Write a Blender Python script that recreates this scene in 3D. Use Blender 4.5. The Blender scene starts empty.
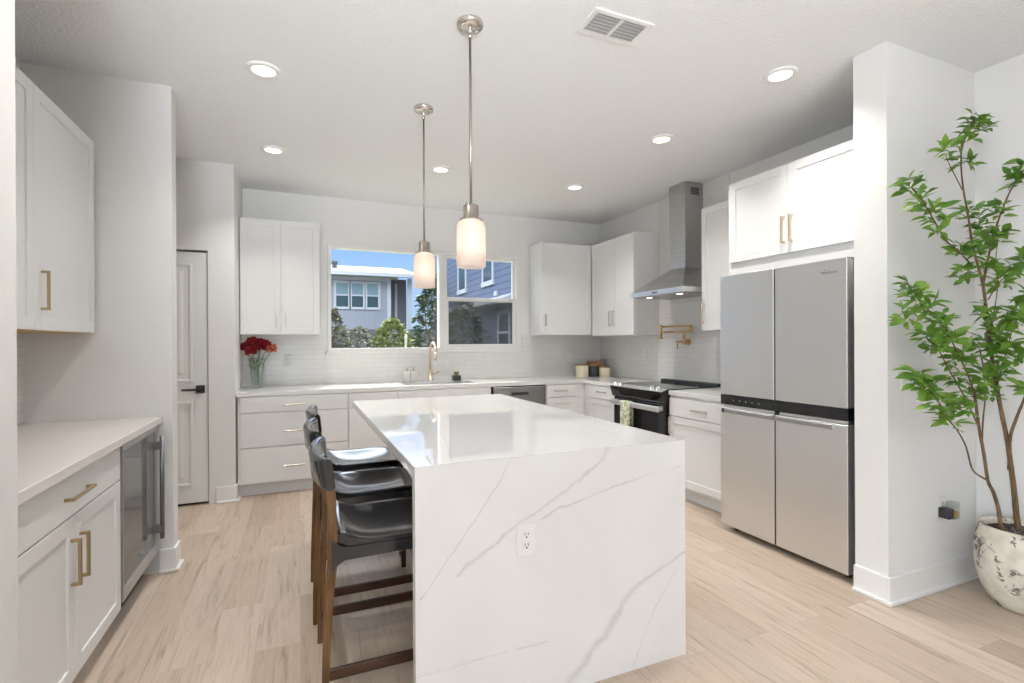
import bpy, bmesh, math, random
from mathutils import Vector, Matrix
C = bpy.context.scene.collection
SC = bpy.context.scene
R = math.radians
PI = math.pi

# ------------------------------------------------------------------ camera, sky, sun, exposure
cam_d = bpy.data.cameras.new('camera'); cam = bpy.data.objects.new('camera', cam_d); C.objects.link(cam)
cam_d.sensor_width = 36.0
cam_d.lens = 503.48 * 36.0 / 1024.0
cam_d.shift_y = 1.56 / 1024.0
cam_d.clip_start = 0.05; cam_d.clip_end = 500
cam.matrix_world = (Matrix.Translation((0, 0, 1.333)) @ Matrix.Rotation(R(-22.9485), 4, 'Z')
                    @ Matrix.Rotation(R(90 - 0.048), 4, 'X') @ Matrix.Rotation(R(-0.2853), 4, 'Z'))
SC.camera = cam

SC.view_settings.view_transform = 'Standard'
SC.view_settings.look = 'None'
SC.view_settings.gamma = 1.0
SC.view_settings.use_curve_mapping = False
SC.view_settings.exposure = 0.47

w = bpy.data.worlds.new('sky_world'); SC.world = w; w.use_nodes = True
wn = w.node_tree.nodes; wl = w.node_tree.links; wn.clear()
tc = wn.new('ShaderNodeTexCoord'); sx = wn.new('ShaderNodeSeparateXYZ'); wl.new(tc.outputs['Generated'], sx.inputs[0])
rp = wn.new('ShaderNodeValToRGB'); wl.new(sx.outputs[2], rp.inputs[0])
for e, (p, c) in zip([rp.color_ramp.elements[0], rp.color_ramp.elements[1], rp.color_ramp.elements.new(.20), rp.color_ramp.elements.new(.45)],
                     [(0.0, (.42, .57, .78, 1)), (1.0, (9.0, 9.4, 10.2, 1)), (.20, (.245, .435, .83, 1)), (.45, (5.0, 5.4, 6.2, 1))]):
    e.position = p; e.color = c
bg = wn.new('ShaderNodeBackground'); bg.inputs['Strength'].default_value = 1.0
out = wn.new('ShaderNodeOutputWorld')
wl.new(rp.outputs[0], bg.inputs[0]); wl.new(bg.outputs[0], out.inputs[0])

def lamp(name, kind, loc, direction, energy, color=(1, 1, 1), **kw):
    d = bpy.data.lights.new(name, kind); d.energy = energy; d.color = color
    for k, v in kw.items(): setattr(d, k, v)
    o = bpy.data.objects.new(name, d); C.objects.link(o); o.location = loc
    o.rotation_euler = Vector(direction).to_track_quat('-Z', 'Y').to_euler()
    return o
lamp('sun', 'SUN', (8, 12, 20), (-0.35, -1.2, -2.15), 5.0, (1.0, 0.95, 0.86), angle=R(0.6))

# unseen fill lights added behind the camera, tilted up to brighten the room
lamp('fill_light_rear', 'AREA', (-0.4, -3.44, 1.30), (0.08, 1.0, 0.88), 118, (0.91, 0.96, 1.0), shape='RECTANGLE', size=1.4, size_y=2.2, spread=R(80))
lamp('fill_light_left', 'AREA', (-4.9, -2.2, 1.45), (1.0, 0.10, 0.35), 80, (0.91, 0.96, 1.0), shape='RECTANGLE', size=1.9, size_y=1.9, spread=R(120))

# ------------------------------------------------------------------ materials
MATS = {}
class NT:
    def __init__(s, m):
        s.m = m; s.n = m.node_tree.nodes; s.l = m.node_tree.links
        s.b = s.n['Principled BSDF']; s.out = s.n['Material Output']
    def new(s, t, **kw):
        x = s.n.new(t)
        for k, v in kw.items(): setattr(x, k, v)
        return x
    def put(s, sock, v):
        if hasattr(v, 'is_linked') or isinstance(v, bpy.types.NodeSocket): s.l.new(v, sock)
        else: sock.default_value = v
    def math(s, op, a, b=None, c=None, clamp=False):
        x = s.new('ShaderNodeMath', operation=op, use_clamp=clamp)
        s.put(x.inputs[0], a)
        if b is not None: s.put(x.inputs[1], b)
        if c is not None: s.put(x.inputs[2], c)
        return x.outputs[0]
    def coords(s, scale=(1, 1, 1), rot=(0, 0, 0), loc=(0, 0, 0)):
        t = s.new('ShaderNodeTexCoord'); m = s.new('ShaderNodeMapping')
        m.inputs['Scale'].default_value = scale; m.inputs['Rotation'].default_value = rot; m.inputs['Location'].default_value = loc
        g = s.new('ShaderNodeNewGeometry')
        s.l.new(t.outputs['Object'], m.inputs[0]); return m.outputs[0]
    def noise(s, vec, scale, detail=3, rough=0.5, dist=0.0):
        x = s.new('ShaderNodeTexNoise'); s.l.new(vec, x.inputs['Vector'])
        x.inputs['Scale'].default_value = scale; x.inputs['Detail'].default_value = detail
        x.inputs['Roughness'].default_value = rough; x.inputs['Distortion'].default_value = dist
        return x.outputs['Fac']
    def ramp(s, fac, stops, interp='LINEAR'):
        x = s.new('ShaderNodeValToRGB'); cr = x.color_ramp; cr.interpolation = interp
        while len(cr.elements) < len(stops): cr.elements.new(0.5)
        for e, (p, c) in zip(cr.elements, stops):
            e.position = p; e.color = c if len(c) == 4 else (*c, 1)
        s.l.new(fac, x.inputs[0]); return x.outputs[0]
    def mix(s, fac, a, b, blend='MIX'):
        x = s.new('ShaderNodeMix', data_type='RGBA', blend_type=blend)
        s.put(x.inputs[0], fac)
        s.put(x.inputs[6], a if isinstance(a, bpy.types.NodeSocket) else (*a[:3], 1))
        s.put(x.inputs[7], b if isinstance(b, bpy.types.NodeSocket) else (*b[:3], 1))
        return x.outputs[2]
    def bump(s, h, strength, dist=0.01):
        x = s.new('ShaderNodeBump'); x.inputs['Strength'].default_value = strength; x.inputs['Distance'].default_value = dist
        s.l.new(h, x.inputs['Height']); s.l.new(x.outputs[0], s.b.inputs['Normal'])

def mat(name, col, rough=0.5, metal=0.0, spec=0.5, **kw):
    m = bpy.data.materials.new(name); m.use_nodes = True
    n = NT(m); b = n.b
    b.inputs['Base Color'].default_value = (*col, 1); b.inputs['Roughness'].default_value = rough
    b.inputs['Metallic'].default_value = metal; b.inputs['Specular IOR Level'].default_value = spec
    for k, v in kw.items(): b.inputs[k.replace('_', ' ')].default_value = v
    m.diffuse_color = (*col, 1)
    MATS[name] = m; return n

n = mat('wall_paint', (0.80, 0.79, 0.775), 0.7, spec=0.25); v = n.coords(); n.bump(n.noise(v, 160, 3), 0.12, 0.004)
n = mat('ceiling_paint', (0.86, 0.86, 0.86), 0.85, spec=0.15); v = n.coords(); n.bump(n.noise(v, 55, 3, 0.6), 0.6, 0.012)
n = mat('trim_paint', (0.83, 0.82, 0.80), 0.4)
n = mat('cabinet_paint', (0.82, 0.815, 0.81), 0.38)
n = mat('toe_kick_paint', (0.76, 0.76, 0.76), 0.5)
n = mat('vent_duct', (0.50, 0.50, 0.51), 0.8)
n = mat('gap_shadow', (0.25, 0.25, 0.25), 0.8)
n = mat('door_paint', (0.80, 0.80, 0.785), 0.35)
n = mat('cabinet_underside', (0.62, 0.42, 0.20), 0.6)
n = mat('brass', (0.72, 0.50, 0.27), 0.3, 1.0)
n = mat('champagne_gold', (0.78, 0.62, 0.48), 0.3, 1.0)
n = mat('gold_pull', (0.62, 0.50, 0.36), 0.35, 1.0)
n = mat('pendant_nickel', (0.46, 0.41, 0.36), 0.28, 1.0)
n = mat('bronze_pull', (0.47, 0.36, 0.21), 0.36, 1.0)
n = mat('nickel_pull', (0.60, 0.55, 0.48), 0.35, 1.0)
n = mat('nickel', (0.70, 0.66, 0.61), 0.25, 1.0)
n = mat('chrome', (0.80, 0.80, 0.80), 0.15, 1.0)
n = mat('black_metal', (0.02, 0.02, 0.022), 0.35)
n = mat('dark_steel', (0.10, 0.10, 0.105), 0.35, 0.8)
n = mat('grey_steel', (0.24, 0.24, 0.245), 0.35, 0.9)
n = mat('black_gloss', (0.012, 0.012, 0.014), 0.08)
n = mat('black_plastic', (0.03, 0.03, 0.032), 0.4)
n = mat('oven_glass', (0.014, 0.014, 0.016), 0.06)
n = mat('white_plastic', (0.80, 0.79, 0.77), 0.35)
n = mat('outlet_slot', (0.04, 0.04, 0.04), 0.6)
n = mat('logo_grey', (0.16, 0.16, 0.17), 0.4)
n = mat('panel_icon', (0.55, 0.57, 0.60), 0.5)
def steel(name, col, rough, axis):
    n = mat(name, col, rough, 1.0)
    sc = {'x': (1, 60, 60), 'y': (60, 1, 60), 'z': (60, 60, 1)}[axis]
    v = n.coords(sc); f = n.noise(v, 8, 2)
    r = n.ramp(f, [(0.3, (rough - .05,) * 3), (0.7, (rough + .06,) * 3)]); n.l.new(r, n.b.inputs['Roughness'])
    return n
steel('fridge_steel', (0.76, 0.765, 0.775), 0.38, 'y')
steel('hood_steel', (0.50, 0.50, 0.50), 0.28, 'y')
steel('range_steel', (0.74, 0.74, 0.74), 0.40, 'y')
steel('dishwasher_steel', (0.42, 0.42, 0.43), 0.33, 'x')
steel('cooler_steel', (0.52, 0.52, 0.53), 0.36, 'z')

# light oak plank floor, planks run away from the camera
n = mat('oak_floor', (0.56, 0.43, 0.33), 0.42, spec=0.35)
v = n.coords(rot=(0, 0, R(90)))
br = n.new('ShaderNodeTexBrick'); n.l.new(v, br.inputs['Vector'])
br.offset = 0.37; br.inputs['Scale'].default_value = 1.0
br.inputs['Brick Width'].default_value = 1.22; br.inputs['Row Height'].default_value = 0.18
br.inputs['Mortar Size'].default_value = 0.0012; br.inputs['Mortar Smooth'].default_value = 0.3
br.inputs['Color1'].default_value = (0, 0, 0, 1); br.inputs['Color2'].default_value = (1, 1, 1, 1); br.inputs['Mortar'].default_value = (0.5, 0.5, 0.5, 1)
plank = n.ramp(br.outputs['Color'], [(0.0, (0.46, 0.360, 0.275)), (0.35, (0.62, 0.505, 0.405)), (0.7, (0.535, 0.425, 0.335)), (1.0, (0.66, 0.555, 0.46))])
off = n.new('ShaderNodeVectorMath', operation='MULTIPLY_ADD'); n.l.new(br.outputs['Color'], off.inputs[0]); off.inputs[1].default_value = (7, 7, 7)
gc = n.coords((14, 1.1, 1)); n.l.new(gc, off.inputs[2])
grain = n.noise(off.outputs[0], 2.2, 6, 0.62, 0.7)
gcol = n.ramp(grain, [(0.28, (0.56, 0.52, 0.48)), (0.44, (0.92, 0.91, 0.89)), (0.56, (1, 1, 1)), (0.74, (0.78, 0.745, 0.71))])
gc2 = n.coords((90, 3, 1)); fine = n.ramp(n.noise(gc2, 2, 4), [(0.35, (0.93, 0.92, 0.91)), (0.6, (1, 1, 1))])
c1 = n.mix(0.9, plank, gcol, 'MULTIPLY'); c1 = n.mix(0.8, c1, fine, 'MULTIPLY')
c2 = n.mix(br.outputs['Fac'], c1, (0.44, 0.345, 0.27))
n.l.new(c2, n.b.inputs['Base Color'])
n.bump(n.math('SUBTRACT', grain, n.math('MULTIPLY', br.outputs['Fac'], 2.0)), 0.08, 0.003)

# hand-made glossy white wall tile; u axis is X or Y
def tile(name, axis):
    n = mat(name, (0.80, 0.795, 0.775), 0.12)
    t = n.new('ShaderNodeTexCoord'); s = n.new('ShaderNodeSeparateXYZ'); n.l.new(t.outputs['Object'], s.inputs[0])
    cb = n.new('ShaderNodeCombineXYZ'); n.l.new(s.outputs['X' if axis == 'x' else 'Y'], cb.inputs[0]); n.l.new(s.outputs['Z'], cb.inputs[1])
    br = n.new('ShaderNodeTexBrick'); n.l.new(cb.outputs[0], br.inputs['Vector']); br.offset = 0.5
    br.inputs['Scale'].default_value = 1; br.inputs['Brick Width'].default_value = 0.25; br.inputs['Row Height'].default_value = 0.051
    br.inputs['Mortar Size'].default_value = 0.0022; br.inputs['Mortar Smooth'].default_value = 0.4
    br.inputs['Color1'].default_value = (0.80, 0.795, 0.775, 1); br.inputs['Color2'].default_value = (0.77, 0.765, 0.745, 1); br.inputs['Mortar'].default_value = (0.69, 0.68, 0.66, 1)
    n.l.new(br.outputs['Color'], n.b.inputs['Base Color'])
    wav = n.noise(cb.outputs[0], 14, 2)
    h = n.math('SUBTRACT', n.math('MULTIPLY', wav, 0.9), br.outputs['Fac'])
    n.bump(h, 0.35, 0.004)
tile('tile_back', 'x'); tile('tile_right', 'y')

# plain white quartz and the veined slab of the island
n = mat('quartz', (0.82, 0.81, 0.79), 0.08, spec=0.7)
v = n.coords(); f = n.noise(v, 3, 5, 0.6, 0.6)
n.l.new(n.ramp(f, [(0.3, (0.80, 0.79, 0.77)), (0.6, (0.83, 0.82, 0.80))]), n.b.inputs['Base Color'])
n = mat('bar_quartz', (0.80, 0.755, 0.72), 0.16)

n = mat('veined_quartz', (0.82, 0.81, 0.79), 0.025, spec=0.9)
s = n.new('ShaderNodeSeparateXYZ')
v = n.coords(loc=(0.937, 2.7635, 0)); n.l.new(v, s.inputs[0])
nz = n.noise(v, 7, 5, 0.6); nz2 = n.noise(v, 34, 5, 0.65)
wob = n.math('ADD', n.math('MULTIPLY', n.math('SUBTRACT', nz, 0.5), 0.05), n.math('MULTIPLY', n.math('SUBTRACT', nz2, 0.5), 0.022))
# the slab unfolds over the front edge: the top continues as z + y
yy = n.math('ADD', s.outputs['Z'], s.outputs['Y'])
VEINS = [([(0.705, 2.594), (0.611, 2.45), (0.504, 2.315), (0.378, 2.154)], 0.0035, 0.55, 0.6), ([(1.13, 2.63), (1.113, 2.582), (1.055, 2.532), (0.897, 2.433), (0.749, 2.367), (0.596, 2.275), (0.504, 2.209)], 0.011, 0.42, 1.2), ([(1.509, 2.501), (1.401, 2.503), (1.292, 2.478), (1.154, 2.444), (0.959, 2.405), (0.815, 2.363)], 0.004, 0.5, 0.6), ([(1.517, 2.132), (1.399, 2.087), (1.254, 2.026), (1.151, 1.912), (1.059, 1.82), (0.939, 1.713)], 0.019, 0.45, 1.2), ([(1.464, 2.061), (1.343, 1.899), (1.244, 1.703)], 0.003, 0.42, 0.5), ([(0.783, 1.903), (0.676, 1.907), (0.554, 1.899), (0.477, 1.907), (0.365, 1.895)], 0.0035, 0.45, 0.7), ([(1.25, 2.62), (1.33, 3.1), (1.3, 3.6), (1.4, 4.2), (1.44, 4.74)], 0.005, 0.35, 1.0), ([(0.5, 2.65), (0.62, 3.3), (0.66, 4.0), (0.8, 4.7)], 0.0035, 0.3, 1.0)]
total = None
for pts, wid, dark, soft in VEINS:
    # polyline as x = f(z); z remapped to 0..1
    fc = n.new('ShaderNodeFloatCurve'); cu = fc.mapping.curves[0]
    zs = [p[1] for p in pts]; z0, z1 = min(zs), max(zs)
    t01 = n.math('DIVIDE', n.math('SUBTRACT', yy, z0), z1 - z0)
    xs = [p[0] for p in pts]; x0, x1 = min(xs) - .01, max(xs) + .01
    P = sorted(((z - z0) / (z1 - z0), (x - x0) / (x1 - x0)) for x, z in pts)
    while len(cu.points) < len(P): cu.points.new(0.5, 0.5)
    for q, (a, b_) in zip(cu.points, P): q.location = (a, b_); q.handle_type = 'AUTO_CLAMPED'
    fc.mapping.update()
    n.l.new(t01, fc.inputs['Value'])
    fx = n.math('MULTIPLY_ADD', fc.outputs[0], x1 - x0, x0)
    slope = (xs[-1] - xs[0]) / (zs[-1] - zs[0])
    k = 1 / math.sqrt(1 + slope * slope)
    d = n.math('MULTIPLY', n.math('ABSOLUTE', n.math('ADD', n.math('SUBTRACT', s.outputs['X'], fx), n.math('MULTIPLY', wob, soft / k))), k)
    core = n.math('SUBTRACT', 1.0, n.math('DIVIDE', d, wid), clamp=True)
    inside = n.math('MULTIPLY', n.math('GREATER_THAN', t01, 0.0), n.math('LESS_THAN', t01, 1.0))
    patch = n.math('MULTIPLY_ADD', n.noise(v, 5 + wid * 300, 3), 1.5, 0.02, clamp=True)
    g = n.math('MULTIPLY', n.math('MULTIPLY', core, inside), n.math('MULTIPLY', patch, dark))
    total = g if total is None else n.math('MAXIMUM', total, g)
cloud = n.ramp(n.noise(v, 1.7, 4, 0.55, 0.5), [(0.35, (0.80, 0.785, 0.765)), (0.65, (0.835, 0.825, 0.81))])
n.l.new(n.mix(total, cloud, (0.36, 0.345, 0.325)), n.b.inputs['Base Color'])

def wood(name, c0, c1, sc, rough=0.4):
    n = mat(name, c1, rough)
    v = n.coords(sc); f = n.noise(v, 3, 5, 0.6, 0.9)
    n.l.new(n.ramp(f, [(0.3, c0), (0.7, c1)]), n.b.inputs['Base Color'])
wood('walnut', (0.085, 0.036, 0.010), (0.230, 0.115, 0.035), (14, 14, 1.6), 0.33)
wood('walnut_rail', (0.028, 0.011, 0.006), (0.080, 0.032, 0.015), (1.6, 14, 14), 0.35)
wood('canister_wood', (0.24, 0.12, 0.05), (0.42, 0.24, 0.11), (4, 4, 20), 0.5)
n = mat('black_leather', (0.014, 0.015, 0.018), 0.14, spec=0.8); v = n.coords(); n.bump(n.noise(v, 9, 1), 0.10, 0.02)
n = mat('cream_ceramic', (0.80, 0.73, 0.56), 0.4)
n = mat('charcoal_ceramic', (0.045, 0.05, 0.055), 0.35)
n = mat('soap_label', (0.80, 0.79, 0.76), 0.5)
n = mat('towel_cloth', (0.80, 0.78, 0.72), 0.9)
v = n.coords((1, 1, 1)); f = n.noise(v, 22, 2, 0.5, 1.0)
n.l.new(n.ramp(f, [(0.40, (0.80, 0.78, 0.72)), (0.50, (0.52, 0.55, 0.30)), (0.58, (0.26, 0.31, 0.16)), (0.66, (0.80, 0.78, 0.72))]), n.b.inputs['Base Color'])

def glass(name, tint, gloss=0.08, opacity=0.0, ocol=(0.5, 0.5, 0.5)):
    m = bpy.data.materials.new(name); m.use_nodes = True; nn = m.node_tree.nodes; ll = m.node_tree.links; nn.clear()
    tr = nn.new('ShaderNodeBsdfTransparent'); tr.inputs[0].default_value = (*tint, 1)
    gl = nn.new('ShaderNodeBsdfGlossy'); gl.inputs['Roughness'].default_value = 0.02
    lw = nn.new('ShaderNodeLayerWeight'); lw.inputs[0].default_value = 0.12
    mm = nn.new('ShaderNodeMath'); mm.operation = 'MULTIPLY_ADD'; mm.inputs[1].default_value = 0.6; mm.inputs[2].default_value = gloss * 0.4; mm.use_clamp = True
    ll.new(lw.outputs['Facing'], mm.inputs[0])
    mx = nn.new('ShaderNodeMixShader'); ll.new(mm.outputs[0], mx.inputs[0]); ll.new(tr.outputs[0], mx.inputs[1]); ll.new(gl.outputs[0], mx.inputs[2])
    last = mx
    if opacity:
        df = nn.new('ShaderNodeBsdfDiffuse'); df.inputs[0].default_value = (*ocol, 1)
        m2 = nn.new('ShaderNodeMixShader'); m2.inputs[0].default_value = opacity
        ll.new(mx.outputs[0], m2.inputs[1]); ll.new(df.outputs[0], m2.inputs[2]); last = m2
    o = nn.new('ShaderNodeOutputMaterial'); ll.new(last.outputs[0], o.inputs[0])
    MATS[name] = m
glass('window_glass', (0.96, 0.98, 0.98), 0.04)
glass('insect_screen', (0.9, 0.9, 0.9), 0.0, 0.42, (0.10, 0.10, 0.11))
glass('vase_glass', (0.88, 0.92, 0.91), 0.3, 0.03, (0.30, 0.34, 0.33))
glass('amber_glass', (0.85, 0.58, 0.15), 0.2, 0.5, (0.85, 0.52, 0.10))
glass('cooler_glass', (0.42, 0.43, 0.45), 0.6, 0.30, (0.42, 0.42, 0.43))

def shade_glass(name):
    m = bpy.data.materials.new(name); m.use_nodes = True; nn = m.node_tree.nodes; ll = m.node_tree.links; nn.clear()
    tl = nn.new('ShaderNodeBsdfTranslucent'); tl.inputs[0].default_value = (0.93, 0.86, 0.81, 1)
    df = nn.new('ShaderNodeBsdfDiffuse'); df.inputs[0].default_value = (0.80, 0.73, 0.69, 1)
    tr = nn.new('ShaderNodeBsdfTransparent')
    a = nn.new('ShaderNodeMixShader'); a.inputs[0].default_value = 0.45; ll.new(tl.outputs[0], a.inputs[1]); ll.new(df.outputs[0], a.inputs[2])
    b = nn.new('ShaderNodeMixShader'); b.inputs[0].default_value = 0.16; ll.new(a.outputs[0], b.inputs[1]); ll.new(tr.outputs[0], b.inputs[2])
    o = nn.new('ShaderNodeOutputMaterial'); ll.new(b.outputs[0], o.inputs[0]); MATS[name] = m
shade_glass('frosted_shade')

def emis(name, col, strength):
    m = bpy.data.materials.new(name); m.use_nodes = True; nn = m.node_tree.nodes; ll = m.node_tree.links; nn.clear()
    e = nn.new('ShaderNodeEmission'); e.inputs[0].default_value = (*col, 1); e.inputs[1].default_value = strength
    o = nn.new('ShaderNodeOutputMaterial'); ll.new(e.outputs[0], o.inputs[0]); MATS[name] = m
emis('lit_lens', (1.0, 0.93, 0.82), 2.2)
emis('lit_bulb', (1.0, 0.86, 0.70), 4.0)

def leafmat(name, c0, c1, rough=0.4, sc=6):
    n = mat(name, c1, rough)
    v = n.coords(); f = n.noise(v, sc, 3)
    col = n.ramp(f, [(0.35, c0), (0.65, c1)]); n.l.new(col, n.b.inputs['Base Color'])
    tl = n.new('ShaderNodeBsdfTranslucent'); n.l.new(col, tl.inputs[0])
    mx = n.new('ShaderNodeMixShader'); mx.inputs[0].default_value = 0.3
    n.l.new(n.b.outputs[0], mx.inputs[1]); n.l.new(tl.outputs[0], mx.inputs[2]); n.l.new(mx.outputs[0], n.out.inputs[0])
leafmat('tree_leaf', (0.075, 0.20, 0.020), (0.26, 0.44, 0.07), 0.35, 9)
leafmat('hedge_leaf', (0.015, 0.038, 0.012), (0.041, 0.075, 0.022), 0.5, 3)
leafmat('lime_leaf', (0.075, 0.12, 0.019), (0.203, 0.225, 0.053), 0.5, 3)
leafmat('dry_leaf', (0.083, 0.083, 0.056), (0.18, 0.173, 0.116), 0.6, 3)
leafmat('flower_leaf', (0.10, 0.24, 0.05), (0.30, 0.46, 0.16), 0.5, 30)
leafmat('red_petal', (0.34, 0.006, 0.018), (0.62, 0.07, 0.085), 0.6, 40)
leafmat('crimson_petal', (0.17, 0.004, 0.012), (0.48, 0.04, 0.06), 0.6, 40)
leafmat('coral_petal', (0.60, 0.12, 0.07), (0.85, 0.42, 0.28), 0.6, 40)
leafmat('succulent_leaf', (0.18, 0.26, 0.10), (0.36, 0.42, 0.18), 0.5, 30)
wood('bark', (0.07, 0.040, 0.020), (0.24, 0.145, 0.065), (10, 10, 3), 0.7)
n = mat('soil', (0.12, 0.10, 0.09), 0.95); v = n.coords()
vo = n.new('ShaderNodeTexVoronoi'); vo.inputs['Scale'].default_value = 70; n.l.new(v, vo.inputs['Vector'])
n.l.new(n.ramp(vo.outputs['Distance'], [(0.1, (0.30, 0.25, 0.23)), (0.6, (0.06, 0.045, 0.04))]), n.b.inputs['Base Color']); n.bump(vo.outputs['Distance'], 0.8, 0.01)
# weathered ceramic pot with dark chips
n = mat('weathered_pot', (0.72, 0.68, 0.58), 0.75); v = n.coords()
base = n.ramp(n.noise(v, 18, 4), [(0.3, (0.62, 0.57, 0.47)), (0.6, (0.76, 0.72, 0.62))])
chip = n.ramp(n.noise(v, 30, 3, 0.6, 0.5), [(0.535, (0, 0, 0)), (0.565, (1, 1, 1))])
gate = n.ramp(n.noise(v, 7, 2), [(0.46, (0, 0, 0)), (0.52, (1, 1, 1))])
cm = n.math('MULTIPLY', chip, gate)
n.l.new(n.mix(cm, base, (0.19, 0.165, 0.145)), n.b.inputs['Base Color'])
n.bump(n.math('SUBTRACT', n.noise(v, 60, 3), cm), 0.3, 0.004)

# outdoors
def siding(name, col, axis, pitch, vertical=False):
    n = mat(name, col, 0.7, spec=0.2)
    t = n.new('ShaderNodeTexCoord'); s = n.new('ShaderNodeSeparateXYZ'); n.l.new(t.outputs['Object'], s.inputs[0])
    f = n.math('FRACT', n.math('DIVIDE', s.outputs[axis], pitch))
    if vertical:
        h = n.math('LESS_THAN', f, 0.14)
        n.bump(h, 1.0, 0.03)
    else:
        n.bump(f, 1.0, 0.05)
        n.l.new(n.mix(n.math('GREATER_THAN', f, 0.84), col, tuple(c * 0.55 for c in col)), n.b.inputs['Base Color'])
siding('batten_siding', (0.258, 0.269, 0.306), 'X', 0.40, True)
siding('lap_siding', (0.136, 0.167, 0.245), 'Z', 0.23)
n = mat('grey_panel', (0.116, 0.119, 0.136), 0.7)
n = mat('house_trim', (0.408, 0.415, 0.428), 0.6)
n = mat('roof_shingle', (0.32, 0.328, 0.344), 0.9); v = n.coords(); n.bump(n.noise(v, 12, 3), 0.4, 0.03)
n = mat('house_window_glass', (0.03, 0.06, 0.07), 0.2)
n = mat('house_blind', (0.129, 0.204, 0.231), 0.5)
n = mat('fence_board', (0.075, 0.078, 0.088), 0.8)
n = mat('outdoor_ground', (0.24, 0.24, 0.16), 0.95)
n = mat('stake_wood', (0.26, 0.255, 0.22), 0.8)
n = mat('roof_vent_metal', (0.05, 0.05, 0.055), 0.6)

# ------------------------------------------------------------------ mesh builder
class MB:
    def __init__(s): s.bm = bmesh.new()
    def box(s, x0, x1, y0, y1, z0, z1, bev=0.0, seg=1, smooth=False):
        r = bmesh.ops.create_cube(s.bm, size=1.0); vs = r['verts']
        for v in vs:
            v.co = Vector(((x0 + x1) / 2 + v.co.x * (x1 - x0), (y0 + y1) / 2 + v.co.y * (y1 - y0), (z0 + z1) / 2 + v.co.z * (z1 - z0)))
        if bev:
            es = list({e for v in vs for e in v.link_edges})
            rr = bmesh.ops.bevel(s.bm, geom=es, offset=bev, segments=seg, affect='EDGES', profile=0.5)
            if smooth:
                for f in rr['faces']: f.smooth = True
        return s
    def poly_prism(s, pts, axis, a, b):
        """extrude a polygon (2-D points in the two other axes, cyclic order) along axis from a to b"""
        def mk(p, t):
            if axis == 'x': return Vector((t, p[0], p[1]))
            if axis == 'y': return Vector((p[0], t, p[1]))
            return Vector((p[0], p[1], t))
        A = [s.bm.verts.new(mk(p, a)) for p in pts]; B = [s.bm.verts.new(mk(p, b)) for p in pts]
        n = len(pts); fs = [s.bm.faces.new(A), s.bm.faces.new(B[::-1])]
        for i in range(n): fs.append(s.bm.faces.new((A[i], B[i], B[(i + 1) % n], A[(i + 1) % n])))
        bmesh.ops.recalc_face_normals(s.bm, faces=fs)
        return s
    def hull(s, rings, cap=True, smooth=False):
        """loft a list of rings (lists of points of equal length)"""
        V = [[s.bm.verts.new(Vector(p)) for p in r] for r in rings]; fs = []
        n = len(V[0])
        for a, b in zip(V, V[1:]):
            for i in range(n):
                f = s.bm.faces.new((a[i], a[(i + 1) % n], b[(i + 1) % n], b[i])); f.smooth = smooth; fs.append(f)
        if cap:
            fs.append(s.bm.faces.new(V[0][::-1])); fs.append(s.bm.faces.new(V[-1]))
        bmesh.ops.recalc_face_normals(s.bm, faces=fs)
        return s
    def tube(s, pts, rad, n=10, smooth=True, cap=True):
        pts = [Vector(p) for p in pts]
        rads = rad if isinstance(rad, (list, tuple)) else [rad] * len(pts)
        rings = []; up = None
        for i, p in enumerate(pts):
            d = (pts[min(i + 1, len(pts) - 1)] - pts[max(i - 1, 0)]).normalized()
            if up is None:
                up = d.orthogonal().normalized()
            else:
                up = (up - d * up.dot(d)).normalized()
            sd = d.cross(up)
            rings.append([p + (up * math.cos(2 * PI * k / n) + sd * math.sin(2 * PI * k / n)) * rads[i] for k in range(n)])
        return s.hull(rings, cap, smooth)
    def lathe(s, prof, cx=0, cy=0, n=32, smooth=True):
        """profile of (radius, z); closes at radius 0"""
        rings = []; fs = []
        for r, z in prof:
            if r < 1e-5: rings.append([s.bm.verts.new((cx, cy, z))])
            else: rings.append([s.bm.verts.new((cx + r * math.cos(2 * PI * k / n), cy + r * math.sin(2 * PI * k / n), z)) for k in range(n)])
        for a, b in zip(rings, rings[1:]):
            for i in range(n):
                q = [a[i % len(a)], a[(i + 1) % len(a)], b[(i + 1) % len(b)], b[i % len(b)]]
                u = []
                for x in q:
                    if x not in u: u.append(x)
                if len(u) > 2:
                    try:
                        f = s.bm.faces.new(u); f.smooth = smooth; fs.append(f)
                    except ValueError: pass
        bmesh.ops.recalc_face_normals(s.bm, faces=fs)
        return s
    def cyl(s, p0, p1, r, n=16, r1=None): return s.tube([p0, p1], [r, r if r1 is None else r1], n)
    def quad(s, a, b, c, d, smooth=False):
        f = s.bm.faces.new([s.bm.verts.new(Vector(p)) for p in (a, b, c, d)]); f.smooth = smooth; return s
    def leaf(s, base, d, up, length, width, fold=0.25, droop=0.2):
        d = Vector(d).normalized(); up = Vector(up); sd = d.cross(up)
        sd = sd.normalized() if sd.length > 1e-4 else d.orthogonal().normalized()
        up = sd.cross(d).normalized(); base = Vector(base)
        prof = [(0, 0.0), (0.22, 0.62), (0.45, 1.0), (0.72, 0.72), (1.0, 0.0)]
        L, M, Rr = [], [], []
        for t, wd in prof:
            c = base + d * (length * t) - up * (length * droop * t * t)
            M.append(s.bm.verts.new(c))
            if 0 < t < 1:
                L.append(s.bm.verts.new(c + sd * (wd * width / 2) + up * (wd * width * fold / 2)))
                Rr.append(s.bm.verts.new(c - sd * (wd * width / 2) + up * (wd * width * fold / 2)))
        def f(*q):
            x = s.bm.faces.new(q); x.smooth = True
        f(M[0], M[1], L[0]); f(M[0], Rr[0], M[1])
        for i in range(2):
            f(M[i + 1], M[i + 2], L[i + 1], L[i]); f(M[i + 1], Rr[i], Rr[i + 1], M[i + 2])
        f(M[3], M[4], L[2]); f(M[3], Rr[2], M[4])
        return s

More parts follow.
